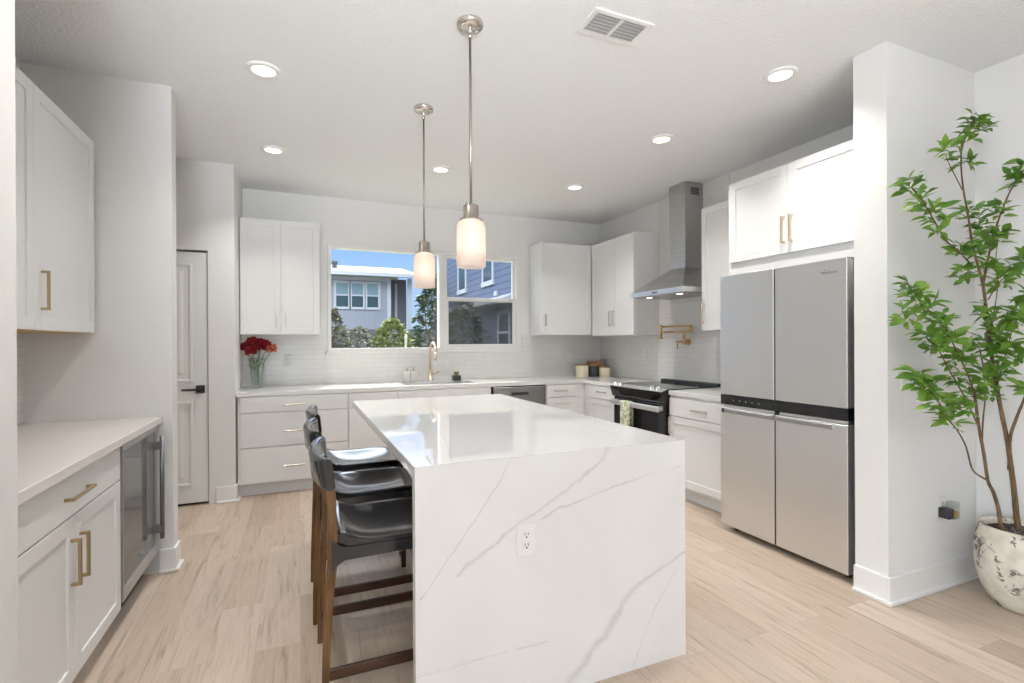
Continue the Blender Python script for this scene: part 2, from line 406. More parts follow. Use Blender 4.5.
def origin_of(o):
    v = Vector((0, 0, 0))
    while o is not None:
        v += o.location; o = o.parent
    return v
def build(name, mb, material, parent=None, origin=None):
    """link a builder as one mesh object; builder coordinates are world coordinates"""
    me = bpy.data.meshes.new(name)
    off = origin_of(parent) if parent is not None else Vector(origin or (0, 0, 0))
    bmesh.ops.translate(mb.bm, verts=mb.bm.verts, vec=-off)
    mb.bm.to_mesh(me); mb.bm.free()
    me.materials.append(MATS[material])
    o = bpy.data.objects.new(name, me); C.objects.link(o)
    if parent is not None: o.parent = parent
    elif origin: o.location = origin
    return o
def tag(o, label, cat, group=None):
    o['label'] = label; o['category'] = cat
    if group: o['group'] = group
    return o
def thing(name, label, cat, loc, group=None):
    o = bpy.data.objects.new(name, None); C.objects.link(o); o.location = loc
    o.empty_display_size = 0.1
    return tag(o, label, cat, group)
def struct(name, mb, material, parent=None, origin=None):
    o = build(name, mb, material, parent, origin)
    if parent is None: o['kind'] = 'structure'
    return o
def dup(root, loc, label, rotz=0.0):
    """a copy of a thing with copies of its parts and sub-parts"""
    r = root.copy(); C.objects.link(r); r.location = loc; r.rotation_euler = (0, 0, rotz); r['label'] = label
    for ch in list(root.children):
        c = ch.copy(); C.objects.link(c); c.parent = r
        for g in list(ch.children):
            d = g.copy(); C.objects.link(d); d.parent = c
    return r

# face frames: a front seen along -Y (face 'y') or a front seen along -X / +X (face 'x-' / 'x+')
class Face:
    """maps (across, out, up) to world; out is the distance in front of the carcass plane"""
    def __init__(s, kind, plane): s.k = kind; s.p = plane
    def box(s, mb, a0, a1, o0, o1, z0, z1, bev=0.0):
        if s.k == 'y': return mb.box(a0, a1, s.p - o1, s.p - o0, z0, z1, bev)
        if s.k == 'x-': return mb.box(s.p - o1, s.p - o0, a0, a1, z0, z1, bev)
        return mb.box(s.p + o0, s.p + o1, a0, a1, z0, z1, bev)
def shaker(face, a0, a1, z0, z1, rail=0.057, t=0.02, rec=0.008):
    mb = MB(); b = 0.0012
    face.box(mb, a0, a0 + rail, 0, t, z0, z1, b); face.box(mb, a1 - rail, a1, 0, t, z0, z1, b)
    face.box(mb, a0 + rail, a1 - rail, 0, t, z1 - rail, z1, b); face.box(mb, a0 + rail, a1 - rail, 0, t, z0, z0 + rail, b)
    face.box(mb, a0 + rail - .002, a1 - rail + .002, 0, t - rec, z0 + rail - .002, z1 - rail + .002)
    return mb
def slab(face, a0, a1, z0, z1, t=0.02):
    mb = MB(); face.box(mb, a0, a1, 0, t, z0, z1, 0.0015); return mb
def pull(face, a, z, length, vertical, base=0.02, proj=0.032, w=0.011):
    mb = MB(); h = length / 2
    if vertical:
        face.box(mb, a - w / 2, a + w / 2, base + proj - w, base + proj, z - h, z + h, 0.0015)
        for e in (-1, 1): face.box(mb, a - w / 2, a + w / 2, base, base + proj - w + .001, z + e * (h - w / 2) - w / 2, z + e * (h - w / 2) + w / 2, 0.001)
    else:
        face.box(mb, a - h, a + h, base + proj - w, base + proj, z - w / 2, z + w / 2, 0.0015)
        for e in (-1, 1): face.box(mb, a + e * (h - w / 2) - w / 2, a + e * (h - w / 2) + w / 2, base, base + proj - w + .001, z - w / 2, z + w / 2, 0.001)
    return mb

# ------------------------------------------------------------------ the room
XB = 5.552      # back wall plane (y)
XR = 3.59       # range wall plane (x)
H = 2.853       # ceiling
NK = -1.372     # back of the bar niche (x)
m = MB(); m.box(-5.0, 3.8, -3.5, 5.75, -0.12, 0.0); struct('floor', m, 'oak_floor')
m = MB(); m.box(-5.0, 3.8, -3.5, 5.75, H, H + 0.15); struct('ceiling', m, 'ceiling_paint')
WX0, WX1, WZ0, WZ1 = 0.275, 2.445, 1.245, 2.370     # window opening
m = MB()
m.box(-1.6, WX0, XB, XB + .16, 0, H); m.box(WX1, 3.75, XB, XB + .16, 0, H)
m.box(WX0, WX1, XB, XB + .16, 0, WZ0); m.box(WX0, WX1, XB, XB + .16, WZ1, H)
struct('wall_back', m, 'wall_paint')
m = MB(); m.box(XR, XR + .16, 1.75, XB, 0, H); struct('wall_right', m, 'wall_paint')
m = MB(); m.box(2.75, 3.75, 1.609, 1.775, 0, H); struct('wall_right_return', m, 'wall_paint')
m = MB(); m.box(3.545, 3.7, -3.5, 1.609, 0, H); struct('wall_right_front', m, 'wall_paint')
# left: near pier, bar niche, partition, passage with the door
m = MB(); m.box(-0.83, -0.69, 0.25, 1.745, 0, H); m.box(-1.52, -0.83, 1.62, 1.745, 0, H); struct('wall_left_pier', m, 'wall_paint')
m = MB(); m.box(-1.52, NK, 1.745, 3.516, 0, H); struct('wall_left_niche', m, 'wall_paint')
m = MB(); m.box(-1.6, -0.686, 3.516, 3.63, 0, H); struct('wall_left_partition', m, 'wall_paint')
DX0, DX1, DZ = -1.42, -0.700, 2.10
m = MB(); m.box(-0.695, -0.502, 4.85, 5.552, 0, H); m.box(-1.6, -0.695, 4.85, 4.97, DZ + .012, H); m.box(-1.6, DX0 - .012, 4.85, 4.97, 0, DZ + .012)
struct('wall_left_passage', m, 'wall_paint')
m = MB(); m.box(-1.7, -1.6, 3.516, 5.552, 0, H); struct('wall_left_hall', m, 'wall_paint')
# the rest of the open plan behind the camera
m = MB()
m.box(-5.0, -1.1, -3.62, -3.5, 0, H); m.box(0.3, 3.7, -3.62, -3.5, 0, H); m.box(-1.1, 0.3, -3.62, -3.5, 2.45, H)
struct('wall_rear', m, 'wall_paint')
m = MB()
m.box(-5.12, -5.0, -3.5, -3.2, 0, H); m.box(-5.12, -5.0, -1.2, 0.4, 0, H); m.box(-5.12, -5.0, -3.2, -1.2, 0, 0.4); m.box(-5.12, -5.0, -3.2, -1.2, 2.4, H)
m.box(-5.0, -0.83, 0.25, 0.4, 0, H)
struct('wall_left_far', m, 'wall_paint')

def baseboard(name, runs):
    """boards along wall edges: (x0, y0), (x1, y1), outward normal, and how far each end runs past the corner (in board thicknesses)"""
    m = MB()
    for (x0, y0), (x1, y1), nx, ny, e0, e1 in runs:
        for t, h, bv in ((0.016, 0.135, 0.0015), (0.032, 0.018, 0.003)):
            dx, dy = (1, 0) if ny else (0, 1)
            ax, ay, bx_, by_ = x0 - dx * e0 * t, y0 - dy * e0 * t, x1 + dx * e1 * t, y1 + dy * e1 * t
            xs = sorted((ax, bx_)) if ny else sorted((x0, x0 + nx * t)); ys = sorted((ay, by_)) if nx else sorted((y0, y0 + ny * t))
            m.box(xs[0], xs[1], ys[0], ys[1], 0, h, bv)
    return struct(name, m, 'trim_paint')
baseboard('baseboard_right', [((2.75, 1.609), (2.75, 1.775), -1, 0, 0, 0), ((2.75, 1.609), (3.545, 1.609), 0, -1, 1, 0), ((3.545, -3.4), (3.545, 1.577), -1, 0, 0, 0)])
baseboard('baseboard_left', [((-0.686, 3.516), (-0.686, 3.63), 1, 0, 0, 0), ((-0.755, 3.516), (-0.686, 3.516), 0, -1, 0, 1), ((-0.69, 0.25), (-0.69, 1.745), 1, 0, 0, 0)])
baseboard('baseboard_passage', [((-0.640, 4.85), (-0.502, 4.85), 0, -1, 0, 1), ((-0.502, 4.85), (-0.502, 4.925), 1, 0, 0, 0)])

# backsplash tile
m = MB(); m.box(-0.502, 0.235, XB - .009, XB, .914, 1.425); m.box(0.235, 2.48, XB - .009, XB, .914, 1.222); m.box(2.48, XR - .009, XB - .009, XB, .914, 1.425)
struct('wall_backsplash_back', m, 'tile_back')
m = MB(); m.box(XR - .009, XR, 2.75, XB - .009, .914, 1.43); m.box(XR - .009, XR, 3.415, 4.385, 1.43, H)
struct('wall_backsplash_right', m, 'tile_right')
m = MB(); m.box(NK, NK + .009, 1.745, 3.516, .914, 1.41); struct('wall_backsplash_niche', m, 'tile_right')

# ------------------------------------------------------------------ windows
def win_frame(mb, x0, x1, z0, z1, y0, y1, w):
    mb.box(x0, x0 + w, y0, y1, z0, z1, .002); mb.box(x1 - w, x1, y0, y1, z0, z1, .002)
    mb.box(x0 + w, x1 - w, y0, y1, z1 - w, z1, .002); mb.box(x0 + w, x1 - w, y0, y1, z0, z0 + w, .002)
fy = XB - .004
m = MB(); win_frame(m, WX0 + .002, 1.50, WZ0 + .002, WZ1 - .002, fy, fy + .12, .035)
w1 = struct('window_1', m, 'trim_paint')
m = MB(); m.box(WX0 + .03, 1.47, fy + .05, fy + .056, WZ0 + .03, WZ1 - .03); build('pane', m, 'window_glass', w1)
m = MB(); win_frame(m, 1.502, WX1 - .002, WZ0 + .002, WZ1 - .002, fy, fy + .12, .034)
w2 = struct('window_2', m, 'trim_paint')
MR = 1.835
m = MB(); win_frame(m, 1.537, 2.408, MR - .02, WZ1 - .037, fy + .055, fy + .085, .030)
us = build('upper_sash', m, 'trim_paint', w2)
m = MB(); m.box(1.56, 2.39, fy + .068, fy + .073, MR, WZ1 - .06); build('pane', m, 'window_glass', us)
m = MB(); win_frame(m, 1.537, 2.408, WZ0 + .037, MR + .022, fy + .018, fy + .050, .036)
ls = build('lower_sash', m, 'trim_paint', w2)
m = MB(); m.box(1.56, 2.39, fy + .031, fy + .036, WZ0 + .06, MR); build('pane', m, 'window_glass', ls)
m = MB(); m.box(1.537, 2.408, fy + .095, fy + .096, WZ0 + .037, MR); build('insect_screen', m, 'insect_screen', w2)
m = MB()
m.box(0.255, WX1 + .025, XB - .016, XB + .01, 1.222, WZ0 + .004, .002)
struct('trim_1', m, 'trim_paint')

# ------------------------------------------------------------------ passage door
dy = 4.862
m = MB(); m.box(DX0, DX1, dy, dy + .036, 0.022, DZ - .004, .002)
d1 = struct('door_1', m, 'door_paint')
for nm, z0, z1 in (('upper_panel', 1.02, 2.0), ('lower_panel', 0.16, 0.86)):
    m = MB()
    x0, x1 = DX0 + .11, DX1 - .11
    def ring(i, y): return [(x0 + i, y, z0 + i), (x1 - i, y, z0 + i), (x1 - i, y, z1 - i), (x0 + i, y, z1 - i)]
    m.hull([ring(0, dy + .001), ring(0.0, dy - .008), ring(.014, dy - .009), ring(.03, dy - .001), ring(.06, dy - .001), ring(.085, dy - .007)], True)
    build(nm, m, 'door_paint', d1)
m = MB(); m.box(-0.786, -0.722, dy - .010, dy, 0.928, 0.992, .002); m.cyl((-0.754, dy - .045, .96), (-0.754, dy - .005, .96), .011)
m.box(-0.882, -0.744, dy - .055, dy - .040, 0.950, 0.968, .003); m.box(DX1 - .004, DX1 + .004, dy + .004, dy + .03, .93, .99)
build('lever_handle', m, 'black_metal', d1)
m = MB(); m.box(DX0, DX1, dy + .036, dy + .05, 0.0, 0.022); struct('trim_2', m, 'black_plastic')
m = MB(); m.box(DX1 + .0005, DX1 + .0045, 4.852, 4.95, 0.02, DZ + .006); m.box(DX0, DX1, 4.852, 4.95, DZ + .002, DZ + .006); struct('door_gap_shade', m, 'gap_shadow')  # grey strips stand in for the shade in the gap around the door

# ------------------------------------------------------------------ worktops and sink
FY = 4.925      # back run carcass front
FXR = 2.965     # right run carcass front
T0, T1 = .876, .914
SX0, SX1, SY0, SY1 = 0.98, 1.72, 5.02, 5.40
m = MB()
m.box(-0.500, SX0, 4.905, XB - .010, T0, T1); m.box(SX1, 2.944, 4.905, XB - .010, T0, T1)
m.box(SX0, SX1, 4.905, SY0, T0, T1); m.box(SX0, SX1, SY1, XB - .010, T0, T1)
m.box(2.944, XR - .010, 4.27, XB - .010, T0, T1)
tag(build('worktop', m, 'quartz'), 'L shaped white quartz worktop along window wall with sink cut into it', 'worktop', None)
m = MB(); m.box(2.944, XR - .010, 2.845, 3.485, T0, T1, .002)
tag(build('worktop', m, 'quartz'), 'short white quartz worktop between range and refrigerator', 'worktop')
m = MB()
m.box(SX0 - .012, SX0, SY0 - .012, SY1 + .012, .66, T0); m.box(SX1, SX1 + .012, SY0 - .012, SY1 + .012, .66, T0)
m.box(SX0, SX1, SY0 - .012, SY0, .66, T0); m.box(SX0, SX1, SY1, SY1 + .012, .66, T0); m.box(SX0 - .012, SX1 + .012, SY0 - .012, SY1 + .012, .65, .66)
sk = tag(build('sink', m, 'dishwasher_steel', None, (1.35, 5.2, .65)), 'steel undermount sink basin below window behind gold faucet', 'sink')
m = MB(); m.lathe([(0, .664), (.03, .664), (.042, .667), (.045, .661)], 1.35, 5.21); build('drain', m, 'chrome', sk)

# ------------------------------------------------------------------ base cabinets
KB = 0.105
def base_cabinet(name, label, face, a0, a1, back, fronts, group='white base cabinets', split=.008, toe=True, sides=0.876):
    """fronts: list of (kind, a0, a1, z0, z1, handle or None); carcass from the face plane to back"""
    p = face.p
    lo = ((a0 + a1) / 2, (p + back) / 2) if face.k == 'y' else ((p + back) / 2, (a0 + a1) / 2)
    t = thing(name, label, 'cabinet', (lo[0], lo[1], 0), group)
    m = MB()
    dpt = abs(back - p); o = 0.0
    face.box(m, a0, a1, -dpt, 0, KB, T0 - .001)
    build('carcass', m, 'cabinet_paint', t)
    m = MB(); face.box(m, a0, a1, -dpt, -0.055, 0.0, KB); build('toe_kick', m, 'toe_kick_paint', t)
    for kind, b0, b1, z0, z1, hd in fronts:
        b0 += split / 2; b1 -= split / 2; z0 += split / 2; z1 -= split / 2
        if kind == 'drawer': f = build('drawer', slab(face, b0, b1, z0, z1), 'cabinet_paint', t)
        elif kind == 'panel': f = build('false_front', slab(face, b0, b1, z0, z1), 'cabinet_paint', t)
        elif kind == 'slabdoor': f = build('door', slab(face, b0, b1, z0, z1), 'cabinet_paint', t)
        else: f = build('door', shaker(face, b0, b1, z0, z1), 'cabinet_paint', t)
        if hd: build('handle', pull(face, *hd[:4]), hd[4], f)
    return t
fb = Face('y', FY)
base_cabinet('base_cabinet', 'wide white three drawer base cabinet below vase of flowers', fb, -0.490, 0.421, 5.54,
    [('drawer', -0.470, 0.421, .730, .870, (-0.04, .792, .17, False, 'nickel_pull')), ('drawer', -0.470, 0.421, .428, .730, (-0.04, .561, .17, False, 'nickel_pull')),
     ('drawer', -0.470, 0.421, .116, .428, (-0.04, .253, .17, False, 'nickel_pull'))])
base_cabinet('base_cabinet', 'white base cabinet with one drawer over one door beside sink cabinet', fb, 0.421, 0.884, 5.54,
    [('drawer', 0.421, 0.884, .730, .870, None), ('slabdoor', 0.421, 0.884, .116, .730, None)])
t = thing('sink_cabinet', 'wide white sink cabinet with plain front under gold faucet', 'cabinet', (1.36, 5.2, 0), 'white base cabinets')
m = MB(); fb.box(m, .884, 1.838, -.615, 0, KB, .62); fb.box(m, .884, .905, -.615, 0, .62, T0 - .001); fb.box(m, 1.817, 1.838, -.615, 0, .62, T0 - .001); fb.box(m, .905, 1.817, -.02, 0, .62, T0 - .001)
build('carcass', m, 'cabinet_paint', t)
m = MB(); fb.box(m, .884, 1.838, -.615, -.055, 0, KB); build('toe_kick', m, 'toe_kick_paint', t)
build('false_front', slab(fb, .8855, 1.8365, .7315, .8685), 'cabinet_paint', t)
build('door', shaker(fb, .8855, 1.3595, .1175, .7285), 'cabinet_paint', t); build('door', shaker(fb, 1.3625, 1.8365, .1175, .7285), 'cabinet_paint', t)
base_cabinet('base_cabinet', 'white corner base cabinet right of dishwasher with drawer over door', fb, 2.482, 2.962, 5.54,
    [('drawer', 2.487, 2.862, .730, .866, (2.655, .800, .15, False, 'nickel_pull')), ('door', 2.487, 2.862, .116, .730, None)])
# dishwasher
t = thing('dishwasher', 'stainless steel dishwasher with pocket handle under worktop', 'dishwasher', (2.16, 5.2, 0))
m = MB(); m.box(1.862, 2.464, FY + .002, 5.48, .10, .868); build('body', m, 'dark_steel', t)
m = MB(); m.box(1.864, 2.462, FY - .026, FY, .115, .862, .004); dd = build('door', m, 'dishwasher_steel', t)
m = MB(); m.box(2.065, 2.265, FY - .0275, FY - .0255, .775, .806, .0005); build('pocket_handle', m, 'black_plastic', dd)
m = MB(); m.box(1.862, 2.464, FY - .012, FY + .002, .862, .8745); build('control_strip', m, 'black_plastic', t)
m = MB(); m.box(1.870, 2.456, FY + .045, FY + .06, 0, .10); build('kick_plate', m, 'black_plastic', t)
# right run
fr = Face('x-', FXR)
base_cabinet('base_cabinet', 'white base cabinet in corner left of range with drawer over door', fr, 4.272, 4.922, 3.575,
    [('drawer', 4.277, 4.790, .730, .866, (4.52, .806, .16, False, 'nickel_pull')), ('door', 4.277, 4.790, .116, .730, None)])
base_cabinet('base_cabinet', 'white base cabinet between range and refrigerator with drawer over door', fr, 2.84, 3.487, 3.575,
    [('drawer', 2.845, 3.480, .700, .855, (3.12, .775, .16, False, 'nickel_pull')), ('door', 2.845, 3.480, .125, .700, (3.452, .62, .14, True, 'nickel_pull'))])

# ------------------------------------------------------------------ wall cabinets
def wall_cabinet(name, label, face, a0, a1, back, z0, z1, doors, handle_mat, group='white wall cabinets', under='cabinet_paint'):
    p = face.p
    lo = ((a0 + a1) / 2, (p + back) / 2) if face.k == 'y' else ((p + back) / 2, (a0 + a1) / 2)
    t = thing(name, label, 'cabinet', (lo[0], lo[1], z0), group)
    m = MB(); face.box(m, a0, a1, -abs(back - p), 0, z0 + .004, z1); build('carcass', m, 'cabinet_paint', t)
    m = MB(); face.box(m, a0 + .001, a1 - .001, -abs(back - p), -.001, z0, z0 + .004); build('bottom_panel', m, under, t)
    for b0, b1, hd in doors:
        f = build('door', shaker(face, b0 + .0015, b1 - .0015, z0 + .004, z1 - .004), 'cabinet_paint', t)
        if hd: build('handle', pull(face, *hd), handle_mat, f)
    return t
UZ0, UZ1 = 1.418, 2.498
fu = Face('y', 5.235)
wall_cabinet('wall_cabinet', 'two door white wall cabinet left of window above vase', fu, -0.498, 0.190, 5.541, UZ0, UZ1,
    [(-0.492, -0.152, (-0.190, 1.556, .125, True)), (-0.152, 0.188, (-0.112, 1.556, .125, True))], 'nickel_pull')
wall_cabinet('wall_cabinet', 'single door white wall cabinet between window and corner', fu, 2.584, 3.252, 5.541, UZ0, UZ1,
    [(2.586, 3.250, (2.628, 1.592, .125, True))], 'nickel_pull')
fv = Face('x-', 3.272)
wall_cabinet('wall_cabinet', 'two door white wall cabinet left of steel range hood', fv, 4.383, 5.212, 3.580, UZ0 - .012, UZ1,
    [(4.385, 4.775, (4.742, 1.60, .17, True)), (4.775, 5.208, (4.812, 1.60, .17, True))], 'nickel_pull')
wall_cabinet('wall_cabinet', 'narrow single door white wall cabinet between range hood and refrigerator', fv, 2.84, 3.416, 3.580, UZ0 + .012, UZ1,
    [(2.85, 3.414, (3.388, 1.583, .175, True))], 'gold_pull')
ff = Face('x-', 2.968)
wall_cabinet('wall_cabinet', 'deep two door white cabinet above refrigerator with gold pulls', ff, 1.80, 2.822, 3.578, 1.82, 2.502,
    [], 'brass')
fc = bpy.data.objects['wall_cabinet.004']
for b0, b1, hd in [(1.805, 2.327, (2.296, 2.068, .175, True)), (2.327, 2.815, (2.355, 2.068, .175, True))]:
    f = build('door', shaker(ff, b0 + .0015, b1 - .0015, 1.912, 2.496), 'cabinet_paint', fc)
    build('handle', pull(ff, *hd), 'gold_pull', f)
m = MB(); m.box(2.968, 3.575, 2.822, 2.838, 0, 2.502, .001)
tag(build('cabinet_end_panel', m, 'cabinet_paint'), 'tall white side panel left of refrigerator', 'panel')

# ------------------------------------------------------------------ island
IX0, IX1, IY0, IY1 = 0.358, 1.516, 1.693, 3.834
t = thing('kitchen_island', 'white kitchen island with grey veined quartz top and waterfall end', 'island', ((IX0 + IX1) / 2, (IY0 + IY1) / 2, 0))
m = MB(); m.poly_prism([(IY0, .914), (IY1, .914), (IY1, .874), (IY0 + .04, .874)], 'x', IX0, IX1)
es = [e for e in m.bm.edges if all(abs(v.co.z - .914) < 1e-4 for v in e.verts)]
bmesh.ops.bevel(m.bm, geom=es, offset=.0018, segments=2, affect='EDGES')
build('countertop', m, 'veined_quartz', t).data
m = MB(); m.poly_prism([(IY0, .9135), (IY0 + .04, .8735), (IY0 + .04, 0.0), (IY0, 0.0)], 'x', IX0, IX1)
build('waterfall_end', m, 'veined_quartz', t)
m = MB(); m.box(0.70, 1.49, IY0 + .041, IY1 - .03, .10, .873); build('cabinet_body', m, 'cabinet_paint', t)
m = MB(); m.box(0.72, 1.43, IY0 + .041, IY1 - .06, 0, .10); build('toe_kick', m, 'toe_kick_paint', t)

def duplex(name, label, cx, cz, plane, axis, w=.072, h=.118, group=None, kind='duplex'):
    """wall plate with two sockets, facing -Y ('y') or -X ('x-')"""
    F = Face(axis, plane)
    t = thing(name, label, 'outlet', (cx, plane, cz) if axis == 'y' else (plane, cx, cz), group)
    m = MB(); F.box(m, cx - w / 2, cx + w / 2, 0, .006, cz - h / 2, cz + h / 2, .0025); build('cover_plate', m, 'white_plastic', t)
    if kind == 'duplex':
        for dz in (.0195, -.0195):
            m = MB(); F.box(m, cx - .0165, cx + .0165, .004, .0085, cz + dz - .0140, cz + dz + .0140, .002); s_ = build('socket', m, 'white_plastic', t)
            m = MB()
            F.box(m, cx - .0075, cx - .0050, .0080, .0090, cz + dz - .001, cz + dz + .009); F.box(m, cx + .0050, cx + .0075, .0080, .0090, cz + dz - .001, cz + dz + .008)
            F.box(m, cx - .0028, cx + .0028, .0080, .0090, cz + dz - .0105, cz + dz - .0050)
            build('socket_slots', m, 'outlet_slot', s_)
    else:
        k = max(1, int(round(w / .046)) - (1 if w < .1 else 0))
        for i in range(k):
            xx = cx + (i - (k - 1) / 2) * .046
            m = MB(); F.box(m, xx - .0165, xx + .0165, .004, .009, cz - .033, cz + .033, .0015); build('rocker', m, 'white_plastic', t)
    return t
duplex('wall_outlet', 'white duplex outlet on end of veined quartz island', .768, .606, IY0, 'y', .078, .122)
duplex('wall_outlet', 'white outlet on tile under window, right of the faucet', 1.50, 1.075, XB - .009, 'y', .115, .115, None, 'rocker')
duplex('wall_outlet', 'white outlet on corner tile above cream canisters', 3.12, 1.15, XB - .009, 'y', .115, .115, None, 'rocker')
duplex('wall_outlet', 'white outlet on tile between vase and window', -0.10, 1.16, XB - .009, 'y')
duplex('wall_outlet', 'white outlet on range wall tile left of pot filler', 4.62, 1.19, XR - .009, 'x-')
duplex('light_switch', 'white triple switch plate behind tree leaves on short wall', 2.93, 1.14, 1.609, 'y', .165, .118, None, 'rocker')
duplex('wall_outlet', 'white outlet holding plug-in air freshener above baseboard', 3.20, .43, 1.609, 'y')
# plug in air freshener
t = thing('air_freshener', 'black plug-in air freshener with clear bottle of amber liquid', 'air freshener', (3.2, 1.60, .40))
m = MB(); m.box(3.155, 3.200, 1.545, 1.599, .385, .440, .006, 2); build('plug_body', m, 'black_plastic', t)
m = MB(); m.box(3.202, 3.252, 1.545, 1.590, .378, .468, .005, 2); bt = build('bottle', m, 'vase_glass', t)
m = MB(); m.box(3.207, 3.247, 1.550, 1.585, .383, .418, .003, 2); build('liquid', m, 'amber_glass', bt)

# ------------------------------------------------------------------ range, hood, pot filler
RY0, RY1 = 3.492, 4.262
t = thing('kitchen_range', 'slide-in electric range of steel and black glass with knobs on top', 'range', (3.25, 3.88, 0))
m = MB(); m.box(2.955, 3.575, RY0, RY1, .03, .900); build('body', m, 'black_plastic', t)
m = MB(); m.box(2.935, 3.50, RY0 - .004, RY1 + .004, .900, .922, .003); build('cooktop', m, 'oven_glass', t)
for cy_, cx_, r_ in ((3.70, 3.12, .10), (4.06, 3.12, .085), (3.70, 3.36, .08), (4.06, 3.36, .10)):
    m = MB(); m.lathe([(r_, .9222), (r_, .9227), (r_ - .004, .9227), (r_ - .004, .9222)], cx_, cy_); build('burner_ring', m, 'logo_grey', t)
m = MB(); m.box(3.50, 3.576, RY0 - .004, RY1 + .004, .915, .948, .006, 2); build('rear_vent_trim', m, 'black_plastic', t)
# sloped control panel
m = MB(); m.poly_prism([(2.935, .921), (2.870, .900), (2.878, .868), (2.900, .800), (2.955, .800), (2.955, .921)], 'y', RY0 - .004, RY1 + .004); cp = build('control_panel', m, 'black_gloss', t)
m = MB(); m.poly_prism([(2.9352, .9222), (2.8700, .9012), (2.8700, .8995), (2.9352, .9205)], 'y', RY0 - .004, RY1 + .004); build('panel_trim', m, 'range_steel', cp)
for y_ in (4.205, 4.130, 3.640, 3.560):
    a = Vector((2.9005, y_, .9105)); nrm = Vector((-.31, 0, .95)).normalized()
    m = MB(); m.tube([a, a + nrm * .006, a + nrm * .007, a + nrm * .030, a + nrm * .032], [.026, .026, .020, .018, .013], 20); build('knob', m, 'chrome', t)
m = MB(); m.box(2.915, 2.955, RY0 + .004, RY1 - .004, .215, .795, .004); od = build('oven_door', m, 'black_gloss', t)
m = MB(); m.box(2.911, 2.917, RY0 + .005, RY1 - .005, .290, .728, .002); build('glass', m, 'oven_glass', od)
m = MB()
for y_ in (RY0 + .045, RY1 - .045): m.box(2.862, 2.918, y_ - .018, y_ + .018, .730, .772, .004)
m.box(2.850, 2.876, RY0 + .02, RY1 - .02, .722, .772, .008, 2, True); build('handle', m, 'range_steel', od)
m = MB(); m.box(2.918, 2.955, RY0 + .004, RY1 - .004, .045, .205, .004); dr = build('storage_drawer', m, 'range_steel', t)
for y_ in (RY0 + .05, RY1 - .05):
    for x_ in (3.0, 3.52): 
        m = MB(); m.cyl((x_, y_, 0), (x_, y_, .032), .018); build('foot', m, 'black_plastic', t)
# folded dish towel over the oven handle
m = MB(); ty0, ty1 = 3.905, 4.045
N = 18; rows = []
path = [(2.884, .55), (2.884, .70), (2.884, .752), (2.878, .7735), (2.863, .7775), (2.848, .7735), (2.8425, .752), (2.840, .68), (2.838, .58), (2.836, .50), (2.835, .485)]
random.seed(5)
for x_, z_ in path:
    rows.append([(x_ + .003 * math.sin(k * 1.3) * (1 if z_ < .72 and x_ < 2.86 else 0), ty0 + (ty1 - ty0) * k / N + .002 * math.sin(z_ * 40), z_) for k in range(N + 1)])
V = [[m.bm.verts.new(p) for p in r] for r in rows]
for a, b in zip(V, V[1:]):
    for i in range(N): m.bm.faces.new((a[i], a[i + 1], b[i + 1], b[i])).smooth = True
tw = build('dish_towel', m, 'towel_cloth', None, (2.86, 3.975, .775)); tag(tw, 'white dish towel with green leaf print hanging over oven handle', 'towel')
sm = tw.modifiers.new('thickness', 'SOLIDIFY'); sm.thickness = .004; sm.offset = 0

t = thing('range_hood', 'stainless steel chimney range hood on tiled wall', 'range hood', (3.58, 3.85, 1.76))
HY0, HY1, HX = 3.462, 4.212, 3.085
m = MB(); m.box(HX, 3.579, HY0, HY1, 1.776, 1.820, .0015); fr_ = build('front_rim', m, 'range_steel', t)
m = MB(); m.box(HX - .001, HX + .002, 3.80, 3.88, 1.792, 1.804); build('button_strip', m, 'dark_steel', fr_)
CY0, CY1, CX = 3.735, 3.955, 3.36
def rg(x0, y0, y1, z): return [(x0, y0, z), (x0, y1, z), (3.579, y1, z), (3.579, y0, z)]
m = MB(); m.hull([rg(HX + .004, HY0 + .004, HY1 - .004, 1.820), rg(CX, CY0, CY1, 2.035)]); build('canopy', m, 'hood_steel', t)
m = MB(); m.box(HX + .03, 3.56, HY0 + .03, HY1 - .03, 1.768, 1.776); build('filter_panel', m, 'dishwasher_steel', t)
m = MB(); m.box(CX + .004, 3.579, CY0 + .003, CY1 - .003, 2.035, 2.45); build('lower_chimney', m, 'hood_steel', t)
m = MB(); m.box(CX, 3.579, CY0, CY1, 2.30, H - .004, .001); ch = build('upper_chimney', m, 'hood_steel', t)
m = MB()
for i in range(4): m.box(3.43, 3.53, CY0 - .002, CY0 + .002, 2.735 + i * .018, 2.746 + i * .018)
build('vent_slots', m, 'black_plastic', ch)
for y_ in (3.62, 4.05):
    m = MB(); m.lathe([(.0, 1.766), (.030, 1.766), (.032, 1.769)], 3.19, y_); build('lamp_lens', m, 'lit_lens', t)

